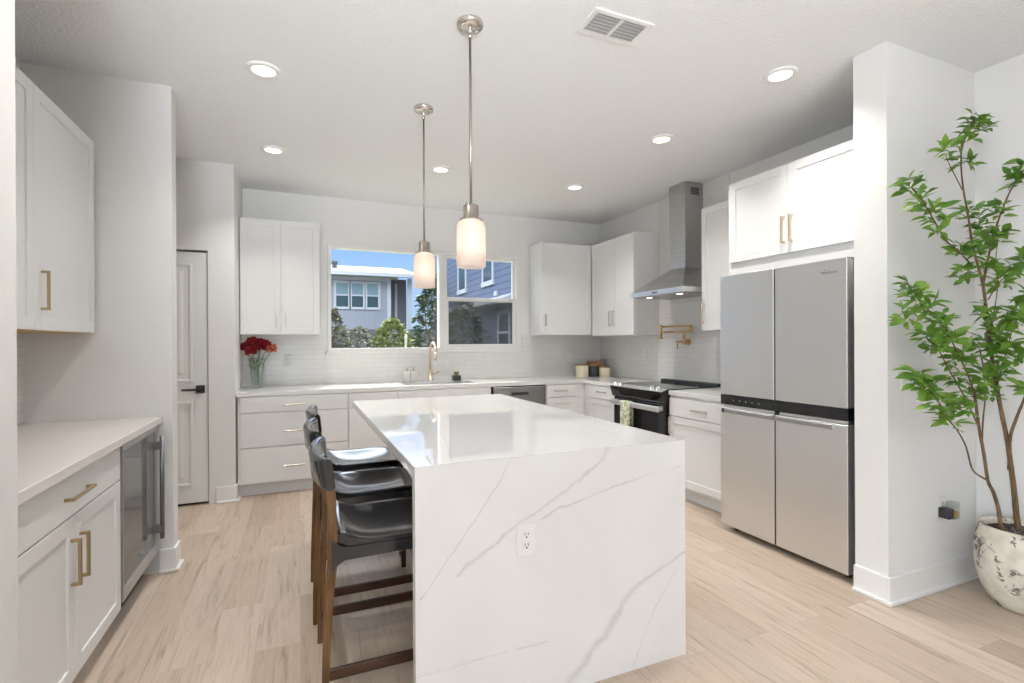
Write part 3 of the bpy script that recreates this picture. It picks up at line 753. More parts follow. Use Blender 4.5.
t = thing('pot_filler', 'gold folding pot filler tap on tile above range', 'tap', (3.58, 3.93, 1.332))
px, py = 3.579, 3.94
m = MB(); m.cyl((px, py, 1.332), (px - .012, py, 1.332), .034, 24); m.cyl((px - .012, py, 1.332), (px - .055, py, 1.332), .016); build('wall_flange', m, 'brass', t)
m = MB(); m.cyl((px - .055, py, 1.307), (px - .055, py, 1.387), .015); m.cyl((px - .055, py, 1.332), (px - .055, py + .10, 1.332), .013); m.cyl((px - .055, py + .095, 1.340), (px - .055, py + .095, 1.262), .006); build('valve_body', m, 'brass', t)
m = MB(); m.cyl((px - .055, py - .10, 1.437), (px - .055, py + .30, 1.437), .010); m.cyl((px - .055, py, 1.382), (px - .055, py, 1.442), .013); m.cyl((px - .055, py - .10, 1.417), (px - .055, py - .10, 1.487), .015); build('lower_arm', m, 'brass', t)
m = MB(); m.cyl((px - .055, py - .10, 1.490), (px - .075, py + .32, 1.490), .010); m.cyl((px - .075, py + .32, 1.512), (px - .075, py + .32, 1.382), .014); m.cyl((px - .075, py + .32, 1.382), (px - .075, py + .32, 1.362), .018); build('upper_arm', m, 'brass', t)
m = MB(); m.cyl((px - .055, py - .10, 1.452), (px - .115, py - .13, 1.452), .005); build('lever', m, 'brass', t)

# ------------------------------------------------------------------ refrigerator
t = thing('refrigerator', 'four door stainless steel refrigerator with black band across middle', 'refrigerator', (3.15, 2.28, 0))
GX, GY0, GY1 = 2.766, 1.824, 2.726
m = MB(); m.box(2.835, 3.52, GY0 + .008, GY1 - .008, .035, 1.782, .004); build('body', m, 'dark_steel', t)
ff2 = Face('x-', 2.83)
SPL = 2.283
m = MB(); m.box(GX + .006, 2.834, SPL - .0055, SPL + .0055, .05, 1.79); build('dark_seam_filler', m, 'black_plastic', t)  # black filler added so the seam between the doors looks shaded
for nm, y0, y1, z0, z1 in (('upper_door', SPL + .006, GY1, .962, 1.795), ('upper_door', GY0, SPL - .006, .962, 1.795), ('lower_door', SPL + .006, GY1, .045, .868), ('lower_door', GY0, SPL - .006, .045, .868)):
    m = MB(); m.box(GX, 2.824, y0, y1, z0, z1, .002); o = build(nm, m, 'fridge_steel', t)
    m = MB(); m.box(2.822, 2.834, y0 + .012, y1 - .012, z0 + .01, z1 - .01); build('gasket', m, 'black_plastic', o)
    if nm == 'upper_door':
        m = MB(); m.box(GX + .002, 2.82, y0, y1, .892, .960, .002); bd = build('glass_band', m, 'black_gloss', o)
        if y0 > 2.2:
            m = MB()
            for i in range(5): m.box(GX + .0012, GX + .0022, 2.40 + i * .052, 2.407 + i * .052, .921, .928)
            build('touch_icons', m, 'panel_icon', bd)
    else:
        m = MB(); m.box(GX + .022, 2.82, y0 + .01, y1 - .01, .870, .888, .001); build('handle_recess', m, 'fridge_steel', o)
        a, b = (SPL + .016, GY1 - .035) if y0 > 2.2 else (GY0 + .085, SPL - .016)
        m = MB(); m.box(GX - .016, GX + .003, a, b, .836, .862, .002); build('handle', m, 'dishwasher_steel', o)
        for q in (a, b):
            m = MB(); m.box(GX - .018, GX + .002, q - .011, q + .011, .834, .866, .003)
            build('handle_cap', m, 'black_plastic' if (y0 > 2.2 and q > 2.5) else 'dishwasher_steel', o)
for y_ in (GY0 + .01, GY1 - .10):
    m = MB(); m.box(2.826, 2.86, y_, y_ + .09, 1.783, 1.7965, .002); build('hinge_cover', m, 'black_plastic', t)
for y_ in (GY0 + .06, GY1 - .06):
    m = MB(); m.cyl((2.86, y_, 0), (2.86, y_, .04), .02); build('foot', m, 'black_plastic', t)
m = MB(); m.box(2.85, 2.87, GY0 + .09, GY1 - .09, .012, .045); build('kick_grille', m, 'black_plastic', t)
fo = bpy.data.curves.new('logo', 'FONT'); fo.body = 'Whirlpool'; fo.size = .022; fo.extrude = .0004
tmp = bpy.data.objects.new('logo_curve', fo); me = bpy.data.meshes.new_from_object(tmp); bpy.data.objects.remove(tmp)
me.materials.clear(); me.materials.append(MATS['logo_grey']); lo = bpy.data.objects.new('logo', me); C.objects.link(lo)
door_r = [o for o in t.children if o.name.startswith('upper_door')][1]
lo.parent = door_r; lo.rotation_euler = (R(90), 0, R(-90)); lo.location = Vector((GX - .0006, 1.973, 1.715)) - origin_of(t)
m = MB(); pts = []
for k in range(24):
    a = 2 * PI * k / 24; pts.append((1.950 + .030 * math.cos(a), 1.728 + .010 * math.sin(a) + .004 * math.cos(a)))
for k in range(24):
    (a, b), (c, d) = pts[k], pts[(k + 1) % 24]
    if k in (3, 4): continue
    m.tube([(GX - .0005, a, b), (GX - .0005, c, d)], .0008, 5)
build('logo_swoosh', m, 'logo_grey', door_r)

# ------------------------------------------------------------------ bar niche on the left
t = thing('bar_worktop', 'white worktop over wine cooler in left niche', 'worktop', (-1.05, 2.66, .876))
m = MB(); m.box(NK + .010, -0.735, 1.749, 3.512, .876, .914, .002); build('slab', m, 'bar_quartz', t)
BX = -0.782
fl = Face('x+', BX)
t = thing('bar_cabinet', 'white base cabinet with one drawer over two doors in left niche', 'cabinet', (-1.07, 2.37, 0), 'white base cabinets')
m = MB(); fl.box(m, 1.749, 2.853, -.575, 0, KB, .875); build('carcass', m, 'cabinet_paint', t)
m = MB(); fl.box(m, 1.749, 2.853, -.575, -.055, 0, KB); build('toe_kick', m, 'toe_kick_paint', t)
f = build('drawer', slab(fl, 1.836, 2.846, .712, .868), 'cabinet_paint', t); build('handle', pull(fl, 2.345, .785, .21, False), 'bronze_pull', f)
f = build('door', shaker(fl, 1.836, 2.3335, .110, .706), 'cabinet_paint', t); build('handle', pull(fl, 2.298, .545, .17, True), 'bronze_pull', f)
f = build('door', shaker(fl, 2.3375, 2.846, .110, .706), 'cabinet_paint', t); build('handle', pull(fl, 2.378, .545, .17, True), 'bronze_pull', f)
# wine cooler
t = thing('wine_cooler', 'under counter wine cooler with grey glass door and bar handle', 'wine cooler', (-1.05, 3.16, 0))
WC0, WC1 = 2.858, 3.472
m = MB()
m.box(NK + .03, BX - .02, WC0, WC0 + .03, .09, .866); m.box(NK + .03, BX - .02, WC1 - .03, WC1, .09, .866)
m.box(NK + .03, BX - .02, WC0 + .03, WC1 - .03, .09, .12); m.box(NK + .03, BX - .02, WC0 + .03, WC1 - .03, .836, .866); m.box(NK + .03, NK + .06, WC0 + .03, WC1 - .03, .12, .836)
build('housing', m, 'dark_steel', t)
for i, z_ in enumerate((.26, .40, .54, .68)):
    m = MB(); m.box(NK + .07, BX - .05, WC0 + .04, WC1 - .04, z_, z_ + .008); m.box(BX - .05, BX - .035, WC0 + .04, WC1 - .04, z_ - .012, z_ + .022); build('shelf', m, 'range_steel', t)
m = MB()
fl.box(m, WC0 + .002, WC0 + .014, -.016, .026, .135, .862, .002); fl.box(m, WC1 - .042, WC1 - .002, -.016, .026, .135, .862, .002)
fl.box(m, WC0 + .014, WC1 - .042, -.016, .026, .835, .862, .002); fl.box(m, WC0 + .014, WC1 - .042, -.016, .026, .135, .20, .002)
dd = build('door', m, 'cooler_steel', t)
m = MB(); fl.box(m, WC0 + .010, WC1 - .03, .010, .022, .19, .84); build('glass', m, 'cooler_glass', dd)
m = MB(); hy = 3.405
m.cyl((BX + .064, hy, .235), (BX + .064, hy, .815), .011, 14)
for z_ in (.29, .76): m.box(BX + .02, BX + .067, hy - .012, hy + .012, z_ - .022, z_ + .022, .002)
build('handle', m, 'grey_steel', dd)
m = MB(); fl.box(m, WC0 + .004, WC1 - .004, -.06, -.045, .01, .125)
for i in range(6): fl.box(m, WC0 + .02, WC1 - .02, -.046, -.038, .02 + i * .018, .028 + i * .018)
build('toe_grille', m, 'dark_steel', t)
# upper bar cabinet
fm = Face('x+', -1.068)
wall_cabinet('wall_cabinet', 'tall two door white wall cabinet in left niche with bronze pulls', fm, 1.749, 3.498, NK + .010, 1.395, 2.468,
    [(2.10, 2.800, None), (2.800, 3.497, (2.862, 1.575, .175, True))], 'bronze_pull', under='cabinet_underside')

# ------------------------------------------------------------------ small things on the back worktop
t = thing('faucet', 'gold pull-down kitchen faucet standing behind sink', 'faucet', (1.33, 5.45, .914))
fx, fyy = 1.33, 5.45
m = MB(); m.lathe([(0, .914), (.028, .914), (.028, .922), (.020, .926), (.019, 1.03), (.014, 1.04), (0, 1.04)], fx, fyy); build('body', m, 'champagne_gold', t)
sp = [(fx, fyy, 1.03)] + [(fx, fyy, 1.24)]
for k in range(1, 13):
    a = PI * k / 12; sp.append((fx + .01 * k / 12, fyy - .10 + .10 * math.cos(a), 1.24 + .095 * math.sin(a)))
m = MB(); m.tube(sp, .0125, 14); build('spout', m, 'champagne_gold', t)
m = MB(); m.tube([(fx + .01, fyy - .20, 1.242), (fx + .01, fyy - .20, 1.19), (fx + .01, fyy - .20, 1.15)], [.0135, .016, .016], 14); build('spray_head', m, 'champagne_gold', t)
m = MB(); m.cyl((fx + .01, fyy, 1.0), (fx + .075, fyy - .01, 1.0), .013); m.tube([(fx + .06, fyy - .012, 1.0), (fx + .075, fyy - .03, 1.012), (fx + .10, fyy - .075, 1.03)], [.008, .007, .006], 8); build('lever', m, 'champagne_gold', t)

for i, (x_, lb) in enumerate(((1.068, 'white soap bottle with grey pump, farther from the gold faucet'), (1.140, 'white soap bottle with grey pump, next to the gold faucet'))):
    if i == 0:
        t0 = t = thing('soap_bottle', lb, 'bottle', (x_, 5.43, .914), 'soap bottles by the faucet')
        m = MB(); m.box(x_ - .031, x_ + .031, 5.40, 5.46, .915, 1.025, .010, 3, True); m.lathe([(.014, 1.02), (.014, 1.038), (0, 1.038)], x_, 5.43, 16); build('bottle', m, 'soap_label', t)
        m = MB(); m.lathe([(.016, 1.034), (.016, 1.046), (.005, 1.047), (.005, 1.066), (0, 1.066)], x_, 5.43, 14); m.box(x_ - .008, x_ + .008, 5.39, 5.438, 1.064, 1.074, .003); build('pump', m, 'nickel', t)
    else: dup(t0, (x_, 5.43, .914), lb)
t = thing('potted_succulent', 'tiny green succulent in dark square pot by sink', 'plant', (1.62, 5.42, .914))
m = MB(); m.poly_prism([(1.582, .9145), (1.658, .9145), (1.662, .972), (1.578, .972)], 'y', 5.382, 5.458); build('pot', m, 'charcoal_ceramic', t)
m = MB(); random.seed(3)
for k in range(22):
    a = random.uniform(0, 2 * PI); e = random.uniform(.5, 1.45)
    m.leaf((1.62 + .015 * math.cos(a), 5.42 + .015 * math.sin(a), .970), (math.cos(a) * math.cos(e), math.sin(a) * math.cos(e), math.sin(e)), (0, 0, 1), random.uniform(.035, .06), .018, .4, .0)
build('leaves', m, 'succulent_leaf', t)

# canisters in the corner
def canister(x_, y_, r, h, mtl, label, lid='canister_wood', lidh=.012):
    t = thing('canister', label, 'canister', (x_, y_, .914), 'canisters in the corner')
    m = MB(); m.lathe([(0, .9145), (r - .004, .9145), (r, .919), (r, .914 + h - .004), (r - .003, .914 + h), (0, .914 + h)], x_, y_, 36); build('jar', m, mtl, t)
    m = MB(); m.lathe([(0, .914 + h), (r + .002, .914 + h + .0005), (r + .002, .914 + h + lidh), (0, .914 + h + lidh)], x_, y_, 36); build('lid', m, lid, t)
canister(3.165, 5.30, .078, .138, 'cream_ceramic', 'cream canister with wooden lid, leftmost of the corner canisters')
canister(3.315, 5.285, .066, .128, 'charcoal_ceramic', 'dark charcoal canister between the two cream ones')
canister(3.425, 5.20, .068, .112, 'cream_ceramic', 'short cream canister with wooden lid, closest to the range')
canister(3.440, 5.425, .105, .165, 'canister_wood', 'widest wooden canister standing behind the charcoal one', 'canister_wood', .014)

# vase with flowers
vx, vy = -0.365, 5.30
t = thing('glass_vase', 'clear tapered glass vase on worktop holding red flowers', 'vase', (vx, vy, .914))
m = MB(); prof = []
for r_, z_ in ((.0, .9145), (.036, .9145), (.040, .930), (.044, .98), (.052, 1.05), (.062, 1.13), (.074, 1.20), (.071, 1.20), (.058, 1.13), (.048, 1.05), (.040, .98), (.034, .932), (0, .928)): prof.append((r_, z_))
m.lathe(prof, vx, vy, 28); build('vase_body', m, 'vase_glass', t)
m = MB(); random.seed(9)
for k in range(46):
    a = random.uniform(0, 2 * PI); e = random.uniform(.7, 1.35); rr = random.uniform(0, .03)
    m.leaf((vx + rr * math.cos(a), vy + rr * math.sin(a), random.uniform(1.07, 1.17)), (math.cos(a) * math.cos(e), math.sin(a) * math.cos(e), math.sin(e)), (0, 0, 1), random.uniform(.05, .085), .03, .2, .25)
build('greenery', m, 'flower_leaf', t)
FL = [(-.085, .0, 1.300, .059, 'crimson_petal', 'deep crimson ruffled flower at far left of vase bunch'),
      (-.035, -.02, 1.345, .062, 'red_petal', 'bright red ruffled flower highest in the vase bunch'),
      (-.045, -.045, 1.262, .057, 'red_petal', 'red ruffled flower hanging low at front left of the bunch'),
      (.020, -.045, 1.300, .061, 'crimson_petal', 'deep crimson ruffled flower in the middle of the bunch'),
      (.030, .03, 1.335, .059, 'red_petal', 'red ruffled flower at back middle of the bunch'),
      (.080, -.02, 1.318, .057, 'red_petal', 'red ruffled flower beside the coral flower'),
      (.125, -.03, 1.285, .059, 'coral_petal', 'pale coral ruffled flower at far right of vase bunch')]
for i, (dx, dy_, z_, r_, mt, lb) in enumerate(FL):
    c = Vector((vx + dx, vy + dy_, z_)); t = thing('flower', lb, 'flower', (vx, vy, .93), 'flowers in the vase')
    m = MB(); random.seed(20 + i)
    for k in range(210):
        zz = random.uniform(-.55, 1); a = random.uniform(0, 2 * PI); q = math.sqrt(max(0, 1 - zz * zz)); d = Vector((q * math.cos(a), q * math.sin(a), zz))
        m.leaf(c + d * r_ * random.uniform(.30, .62), d + Vector((random.uniform(-.4, .4), random.uniform(-.4, .4), random.uniform(-.2, .4))), (random.uniform(-1, 1), random.uniform(-1, 1), random.uniform(-1, 1)), r_ * random.uniform(.36, .54), r_ * .42, random.uniform(-.5, .5), .2)
    build('bloom', m, mt, t)
    m = MB(); m.tube([(vx + dx * .10, vy + dy_ * .10, .945), (vx + dx * .35, vy + dy_ * .35, 1.13), tuple(c - Vector((0, 0, r_ * .4)))], .0035, 6); build('stem', m, 'flower_leaf', t)

# ------------------------------------------------------------------ bar stools (face the island, +X)
def make_stool(loc, label):
    t = thing('bar_stool', label, 'stool', loc, 'bar stools along the island')
    X, Y = loc[0], loc[1]
    hw = .232                                  # half spacing of the posts
    def sq(x, y, z, a, b): return [(x - a, y - b, z), (x + a, y - b, z), (x + a, y + b, z), (x - a, y + b, z)]
    for s in (-1, 1):
        y = Y + s * hw
        m = MB(); m.hull([sq(X + .080, y, 0, .010, .010), sq(X + .084, y, .15, .013, .012), sq(X + .096, y, .42, .016, .014), sq(X + .108, y, .54, .0175, .0145), sq(X + .108, y, .62, .017, .0145), sq(X + .106, y, .78, .015, .014), sq(X + .104, y, .8045, .014, .013)])
        es = [e for e in m.bm.edges if abs(e.verts[0].co.z - e.verts[1].co.z) > .03]
        bmesh.ops.bevel(m.bm, geom=es, offset=.006, segments=2, affect='EDGES')
        build('leg', m, 'walnut', t)
        m = MB(); m.hull([sq(X + .585, y * 1 - s * .010, 0, .012, .012), sq(X + .575, y - s * .010, .30, .017, .016), sq(X + .565, y - s * .010, .565, .019, .018)])
        build('leg', m, 'black_metal' if False else 'walnut_rail', t)
        # side rail under the seat, widening into the post
        m = MB(); m.poly_prism([(X + .105, .490), (X + .118, .524), (X + .150, .545), (X + .560, .552), (X + .560, .590), (X + .170, .590), (X + .135, .598), (X + .105, .625)], 'y', y - .015, y + .015)
        build('side_rail', m, 'black_leather', t)
        m = MB(); m.box(X + .085, X + .575, y - s * .004 - .009, y - s * .004 + .009, .112, .152, .003); build('stretcher', m, 'walnut_rail', t)
    m = MB(); m.box(X + .565, X + .59, Y - hw, Y + hw, .20, .24, .003); build('foot_rest', m, 'walnut_rail', t)
    # leather seat: a saddle, low in the middle, rising to the back edge
    m = MB(); nu, nv = 12, 16; top, bot = [], []
    for i in range(nu + 1):
        u = i / nu; rt, rb = [], []
        for j in range(nv + 1):
            v = j / nv * 2 - 1
            x = X + .125 + u * .470
            y = Y + v * (.243 - .006 * (1 - u))
            z = .609 - .042 * (1 - v * v) * (0.35 + .65 * math.sin(PI * min(1, u * 1.05))) + .045 * max(0, .28 - u) ** 2 / .0784 - .022 * max(0, u - .86) ** 2 / .0196
            edge = .010 * (max(0, abs(v) - .86) / .14) ** 2
            rt.append(m.bm.verts.new((x, y, z - edge))); rb.append(m.bm.verts.new((x, y, z - .046 + (.01 if abs(v) < .95 else .006))))
        top.append(rt); bot.append(rb)
    def grid(a, flip):
        for i in range(nu):
            for j in range(nv):
                q = (a[i][j], a[i + 1][j], a[i + 1][j + 1], a[i][j + 1]); f = m.bm.faces.new(q[::-1] if flip else q); f.smooth = True
    grid(top, False); grid(bot, True)
    for i in range(nu):
        m.bm.faces.new((top[i][0], bot[i][0], bot[i + 1][0], top[i + 1][0])); m.bm.faces.new((top[i + 1][nv], bot[i + 1][nv], bot[i][nv], top[i][nv]))
    for j in range(nv):
        m.bm.faces.new((top[0][j + 1], bot[0][j + 1], bot[0][j], top[0][j])); m.bm.faces.new((top[nu][j], bot[nu][j], bot[nu][j + 1], top[nu][j + 1]))
    bmesh.ops.recalc_face_normals(m.bm, faces=m.bm.faces)
    build('seat', m, 'black_leather', t)
    # curved leather back rail between the post tops
    m = MB(); rings = []; N = 22
    for k in range(N + 1):
        v = k / N * 2 - 1
        y = Y + v * .252
        bow = .040 * (1 - v * v) ** .8
        x = X + .104 - bow
        th = .021 if abs(v) < .97 else .016
        dx = .040 * 2 * v * .8 / .252; nrm = Vector((1, -dx * .6, 0)).normalized()
        lean = .012
        zt, zb = .918, .805
        pr = []
        for a_, z_ in ((-th, zb + .010), (-th, zt - .014), (-th * .6, zt - .003), (0, zt), (th * .6, zt - .003), (th, zt - .014), (th, zb + .010), (th * .5, zb), (-th * .5, zb)):
            pr.append((x + nrm.x * a_ - lean * (z_ - zb) / .11, y + nrm.y * a_, z_))
        rings.append(pr)
    m.hull(rings, True, True); build('back_rail', m, 'black_leather', t)
    return t
st = make_stool((0.0, 2.168, 0), 'black leather bar stool nearest front edge of quartz island, walnut legs')
dup(st, (-.015, 2.800, 0), 'black leather bar stool in the middle of the row of three')
dup(st, (0.004, 3.420, 0), 'black leather bar stool at far end of row, nearest drawer cabinet')

# ------------------------------------------------------------------ pendants
def pendant(x, y, label):
    t = thing('pendant_light', label, 'pendant light', (x, y, H), 'pendants over the island')
    m = MB(); m.lathe([(0, H - .001), (.062, H - .001), (.064, H - .008), (.060, H - .020), (.030, H - .026), (0, H - .026)], x, y, 32); cn = build('canopy', m, 'nickel', t)
    m = MB()
    for a in (0.4, 0.4 + PI): m.lathe([(0, H - .032), (.005, H - .032), (.006, H - .026)], x + .042 * math.cos(a), y + .042 * math.sin(a), 10)
    build('canopy_screw', m, 'nickel', cn)
    m = MB(); m.lathe([(.009, H - .026), (.009, H - .045), (.005, H - .05), (.010, H - .056), (.010, H - .066), (.0065, H - .072)], x, y, 14); build('swivel', m, 'nickel', t)
    m = MB(); m.cyl((x, y, H - .07), (x, y, 1.975), .0062, 12); build('rod', m, 'pendant_nickel', t)
    m = MB(); m.lathe([(0, 1.985), (.034, 1.985), (.036, 1.980), (.036, 1.926), (.042, 1.922), (.054, 1.918), (.055, 1.913), (0, 1.913)], x, y, 28)
    build('socket_cap', m, 'pendant_nickel', t)
    m = MB()
    for a in (0.7, 0.7 + PI): m.box(x + .036 * math.cos(a) - .004, x + .036 * math.cos(a) + .004, y + .036 * math.sin(a) - .004, y + .036 * math.sin(a) + .004, 1.925, 1.992, .001)
    build('strap', m, 'pendant_nickel', t)
    m = MB(); m.lathe([(.046, 1.914), (.060, 1.904), (.0675, 1.888), (.069, 1.870), (.069, 1.694), (.067, 1.691), (.065, 1.694), (.065, 1.868), (.058, 1.898)], x, y, 36); build('lamp_shade', m, 'frosted_shade', t)
    m = MB(); m.lathe([(0, 1.745), (.012, 1.747), (.024, 1.760), (.029, 1.780), (.026, 1.802), (.016, 1.825), (.013, 1.845), (.013, 1.915)], x, y, 20); build('bulb', m, 'lit_bulb', t)
    o = lamp('pendant_glow', 'POINT', (0, 0, 1.77 - H), (0, 0, -1), 0.32, (1.0, 0.88, 0.76), shadow_soft_size=.031); o.parent = t
pendant(0.756, 2.277, 'brushed nickel pendant with lit frosted shade, over near half of island')
pendant(0.750, 3.217, 'brushed nickel pendant with lit frosted shade, over far half of island')

# ------------------------------------------------------------------ recessed lights and the air vent
def downlight(x, y, label, first=[None]):
    if first[0] is None:
        t = first[0] = thing('recessed_light', label, 'ceiling light', (x, y, H), 'recessed lights in the ceiling')
        m = MB(); m.lathe([(.088, H - .0005), (.088, H - .006), (.080, H - .012), (.064, H - .013), (.060, H - .008)], x, y, 36); build('trim_ring', m, 'trim_paint', t)
        m = MB(); m.lathe([(0, H - .009), (.062, H - .009)], x, y, 32); build('lens', m, 'lit_lens', t)
    else: t = dup(first[0], (x, y, H), label)
    o = lamp('recessed_lamp', 'AREA', (0, 0, -.02), (0, 0, -1), 2.6, (1.0, 0.97, 0.92), shape='DISK', size=.11, spread=R(112)); o.parent = t
for x, y, lb in [(-.172, 3.10, 'lit recessed ceiling light in front of left partition wall, near the bar niche'), (-.177, 4.35, 'lit recessed ceiling light above the stretch of floor beside passage door'),
                 (2.530, 2.04, 'lit recessed ceiling light nearest the refrigerator'), (2.505, 3.03, 'lit recessed ceiling light before the deep cabinet and range hood'),
                 (2.490, 4.29, 'lit recessed ceiling light nearest the corner of window and range walls'), (1.150, 4.29, 'lit recessed ceiling light right behind the far pendant, before the window'),
                 (-.170, 1.88, 'added recessed ceiling light beside the bar niche, unseen overhead and nearest the camera')]:  # last one is added out of view to brighten the left floor and bar
    downlight(x, y, lb)
t = thing('ceiling_vent', 'white louvred air vent in ceiling in front of pendants', 'vent', (1.407, 2.045, H))
m = MB(); vx0, vx1, vy0, vy1 = 1.245, 1.575, 1.945, 2.135
m.box(vx0, vx1, vy0, vy0 + .028, H - .010, H - .0005, .003); m.box(vx0, vx1, vy1 - .028, vy1, H - .010, H - .0005, .003)
m.box(vx0, vx0 + .028, vy0 + .028, vy1 - .028, H - .010, H - .0005, .003); m.box(vx1 - .028, vx1, vy0 + .028, vy1 - .028, H - .010, H - .0005, .003)
m.box((vx0 + vx1) / 2 - .008, (vx0 + vx1) / 2 + .008, vy0 + .028, vy1 - .028, H - .010, H - .0005)
build('frame', m, 'trim_paint', t)
m = MB()
for i in range(6):
    y = vy0 + .034 + i * .0232
    for a, b in ((vx0 + .028, (vx0 + vx1) / 2 - .008), ((vx0 + vx1) / 2 + .008, vx1 - .028)):
        m.poly_prism([(y + .0135, H - .0015), (y + .015, H - .0025), (y + .0015, H - .0130), (y, H - .0120)], 'x', a, b)
build('louvres', m, 'trim_paint', t)
m = MB(); m.box(vx0 + .02, vx1 - .02, vy0 + .02, vy1 - .02, H - .0012, H - .0004); build('duct', m, 'vent_duct', t)

# ------------------------------------------------------------------ the potted tree
PX, PY = 3.312, 1.322
p = thing('plant_pot', 'weathered cream ceramic pot with dark chips holding small tree', 'pot', (PX, PY, 0))
m = MB(); m.lathe([(0.0, 0.0019), (0.097, 0.0019), (0.1086, 0.0113), (0.1339, 0.0473), (0.1581, 0.104), (0.1736, 0.1701), (0.1794, 0.2362), (0.1775, 0.2929), (0.1688, 0.3496), (0.1581, 0.3827), (0.1591, 0.395), (0.1552, 0.4016), (0.1465, 0.4016), (0.1426, 0.3874), (0.1455, 0.3591), (0.1513, 0.3213), (0.0, 0.3213)], PX, PY, 56); build('pot_body', m, 'weathered_pot', p)
m = MB(); random.seed(2)
m.lathe([(.143, .364), (.12, .378), (.06, .386), (0, .388)], PX, PY, 40)
for v in m.bm.verts: v.co.z += random.uniform(-.006, .006)
build('soil', m, 'soil', p)
t = thing('indoor_tree', 'slender green leafy tree with thin branches growing in weathered pot', 'tree', (PX, PY, .41))
BR = {
  'trunkA': [(3.216, 1.353, 0.393), (3.193, 1.363, 0.507), (3.171, 1.372, 0.582), (3.123, 1.371, 0.642), (3.093, 1.373, 0.772), (3.071, 1.382, 0.905), (3.07, 1.393, 1.017), (3.061, 1.397, 1.081)],
  'A-left': [(3.123, 1.371, 0.642), (3.032, 1.377, 0.685), (2.997, 1.381, 0.726), (2.926, 1.367, 0.827), (2.839, 1.361, 0.915), (2.785, 1.362, 0.956)],
  'A-l2': [(2.785, 1.362, 0.956), (2.764, 1.371, 1.003), (2.723, 1.377, 1.041)],
  'A-l3': [(2.764, 1.371, 1.003), (2.675, 1.365, 1.082), (2.623, 1.365, 1.129)],
  'A-up1': [(3.061, 1.397, 1.081), (2.998, 1.391, 1.162), (2.95, 1.401, 1.25), (2.87, 1.402, 1.347), (2.815, 1.414, 1.423), (2.74, 1.425, 1.479), (2.685, 1.437, 1.526)],
  'A-up2': [(3.071, 1.382, 0.905), (2.996, 1.403, 1.054), (2.917, 1.425, 1.182), (2.874, 1.433, 1.25), (2.82, 1.434, 1.309), (2.73, 1.429, 1.347)],
  'trunkB': [(3.311, 1.335, 0.405), (3.293, 1.342, 0.585), (3.279, 1.359, 0.808), (3.239, 1.365, 0.961), (3.217, 1.375, 1.096), (3.16, 1.377, 1.312), (3.143, 1.384, 1.485), (3.105, 1.379, 1.607), (3.053, 1.379, 1.718), (3.031, 1.388, 1.811), (3.001, 1.39, 1.945), (2.967, 1.393, 2.074), (2.959, 1.397, 2.185), (2.964, 1.395, 2.267), (2.979, 1.378, 2.341), (2.998, 1.359, 2.384)],
  'B-left': [(3.039, 1.384, 1.688), (2.953, 1.4, 1.759), (2.871, 1.412, 1.808), (2.808, 1.417, 1.871), (2.75, 1.42, 1.933), (2.684, 1.426, 2.003), (2.635, 1.436, 2.047)],
  'B-l2': [(2.963, 1.395, 2.064), (2.887, 1.395, 2.141), (2.845, 1.402, 2.205)],
  'B-right': [(3.105, 1.379, 1.607), (3.188, 1.387, 1.787), (3.241, 1.386, 1.901), (3.287, 1.377, 2.005), (3.333, 1.369, 2.088), (3.371, 1.353, 2.159), (3.409, 1.337, 2.21)],
  'B-r2': [(3.16, 1.377, 1.336), (3.24, 1.387, 1.538), (3.262, 1.388, 1.64), (3.254, 1.392, 1.752), (3.263, 1.387, 1.843)],
  'B-r3': [(3.217, 1.375, 1.096), (3.147, 1.317, 1.239), (3.126, 1.283, 1.36), (3.131, 1.259, 1.44), (3.144, 1.232, 1.523)],
  'B-r4': [(3.152, 1.38, 1.535), (3.272, 1.384, 1.63), (3.359, 1.369, 1.683), (3.438, 1.346, 1.735)],
  'trunkC': [(3.288, 1.355, 0.683), (3.276, 1.35, 0.835), (3.277, 1.327, 0.939), (3.279, 1.305, 1.015), (3.293, 1.288, 1.09)],
  'A-c': [(3.084, 1.376, 0.821), (3.177, 1.413, 0.933), (3.212, 1.42, 1.042), (3.207, 1.422, 1.174), (3.189, 1.43, 1.286)],
}
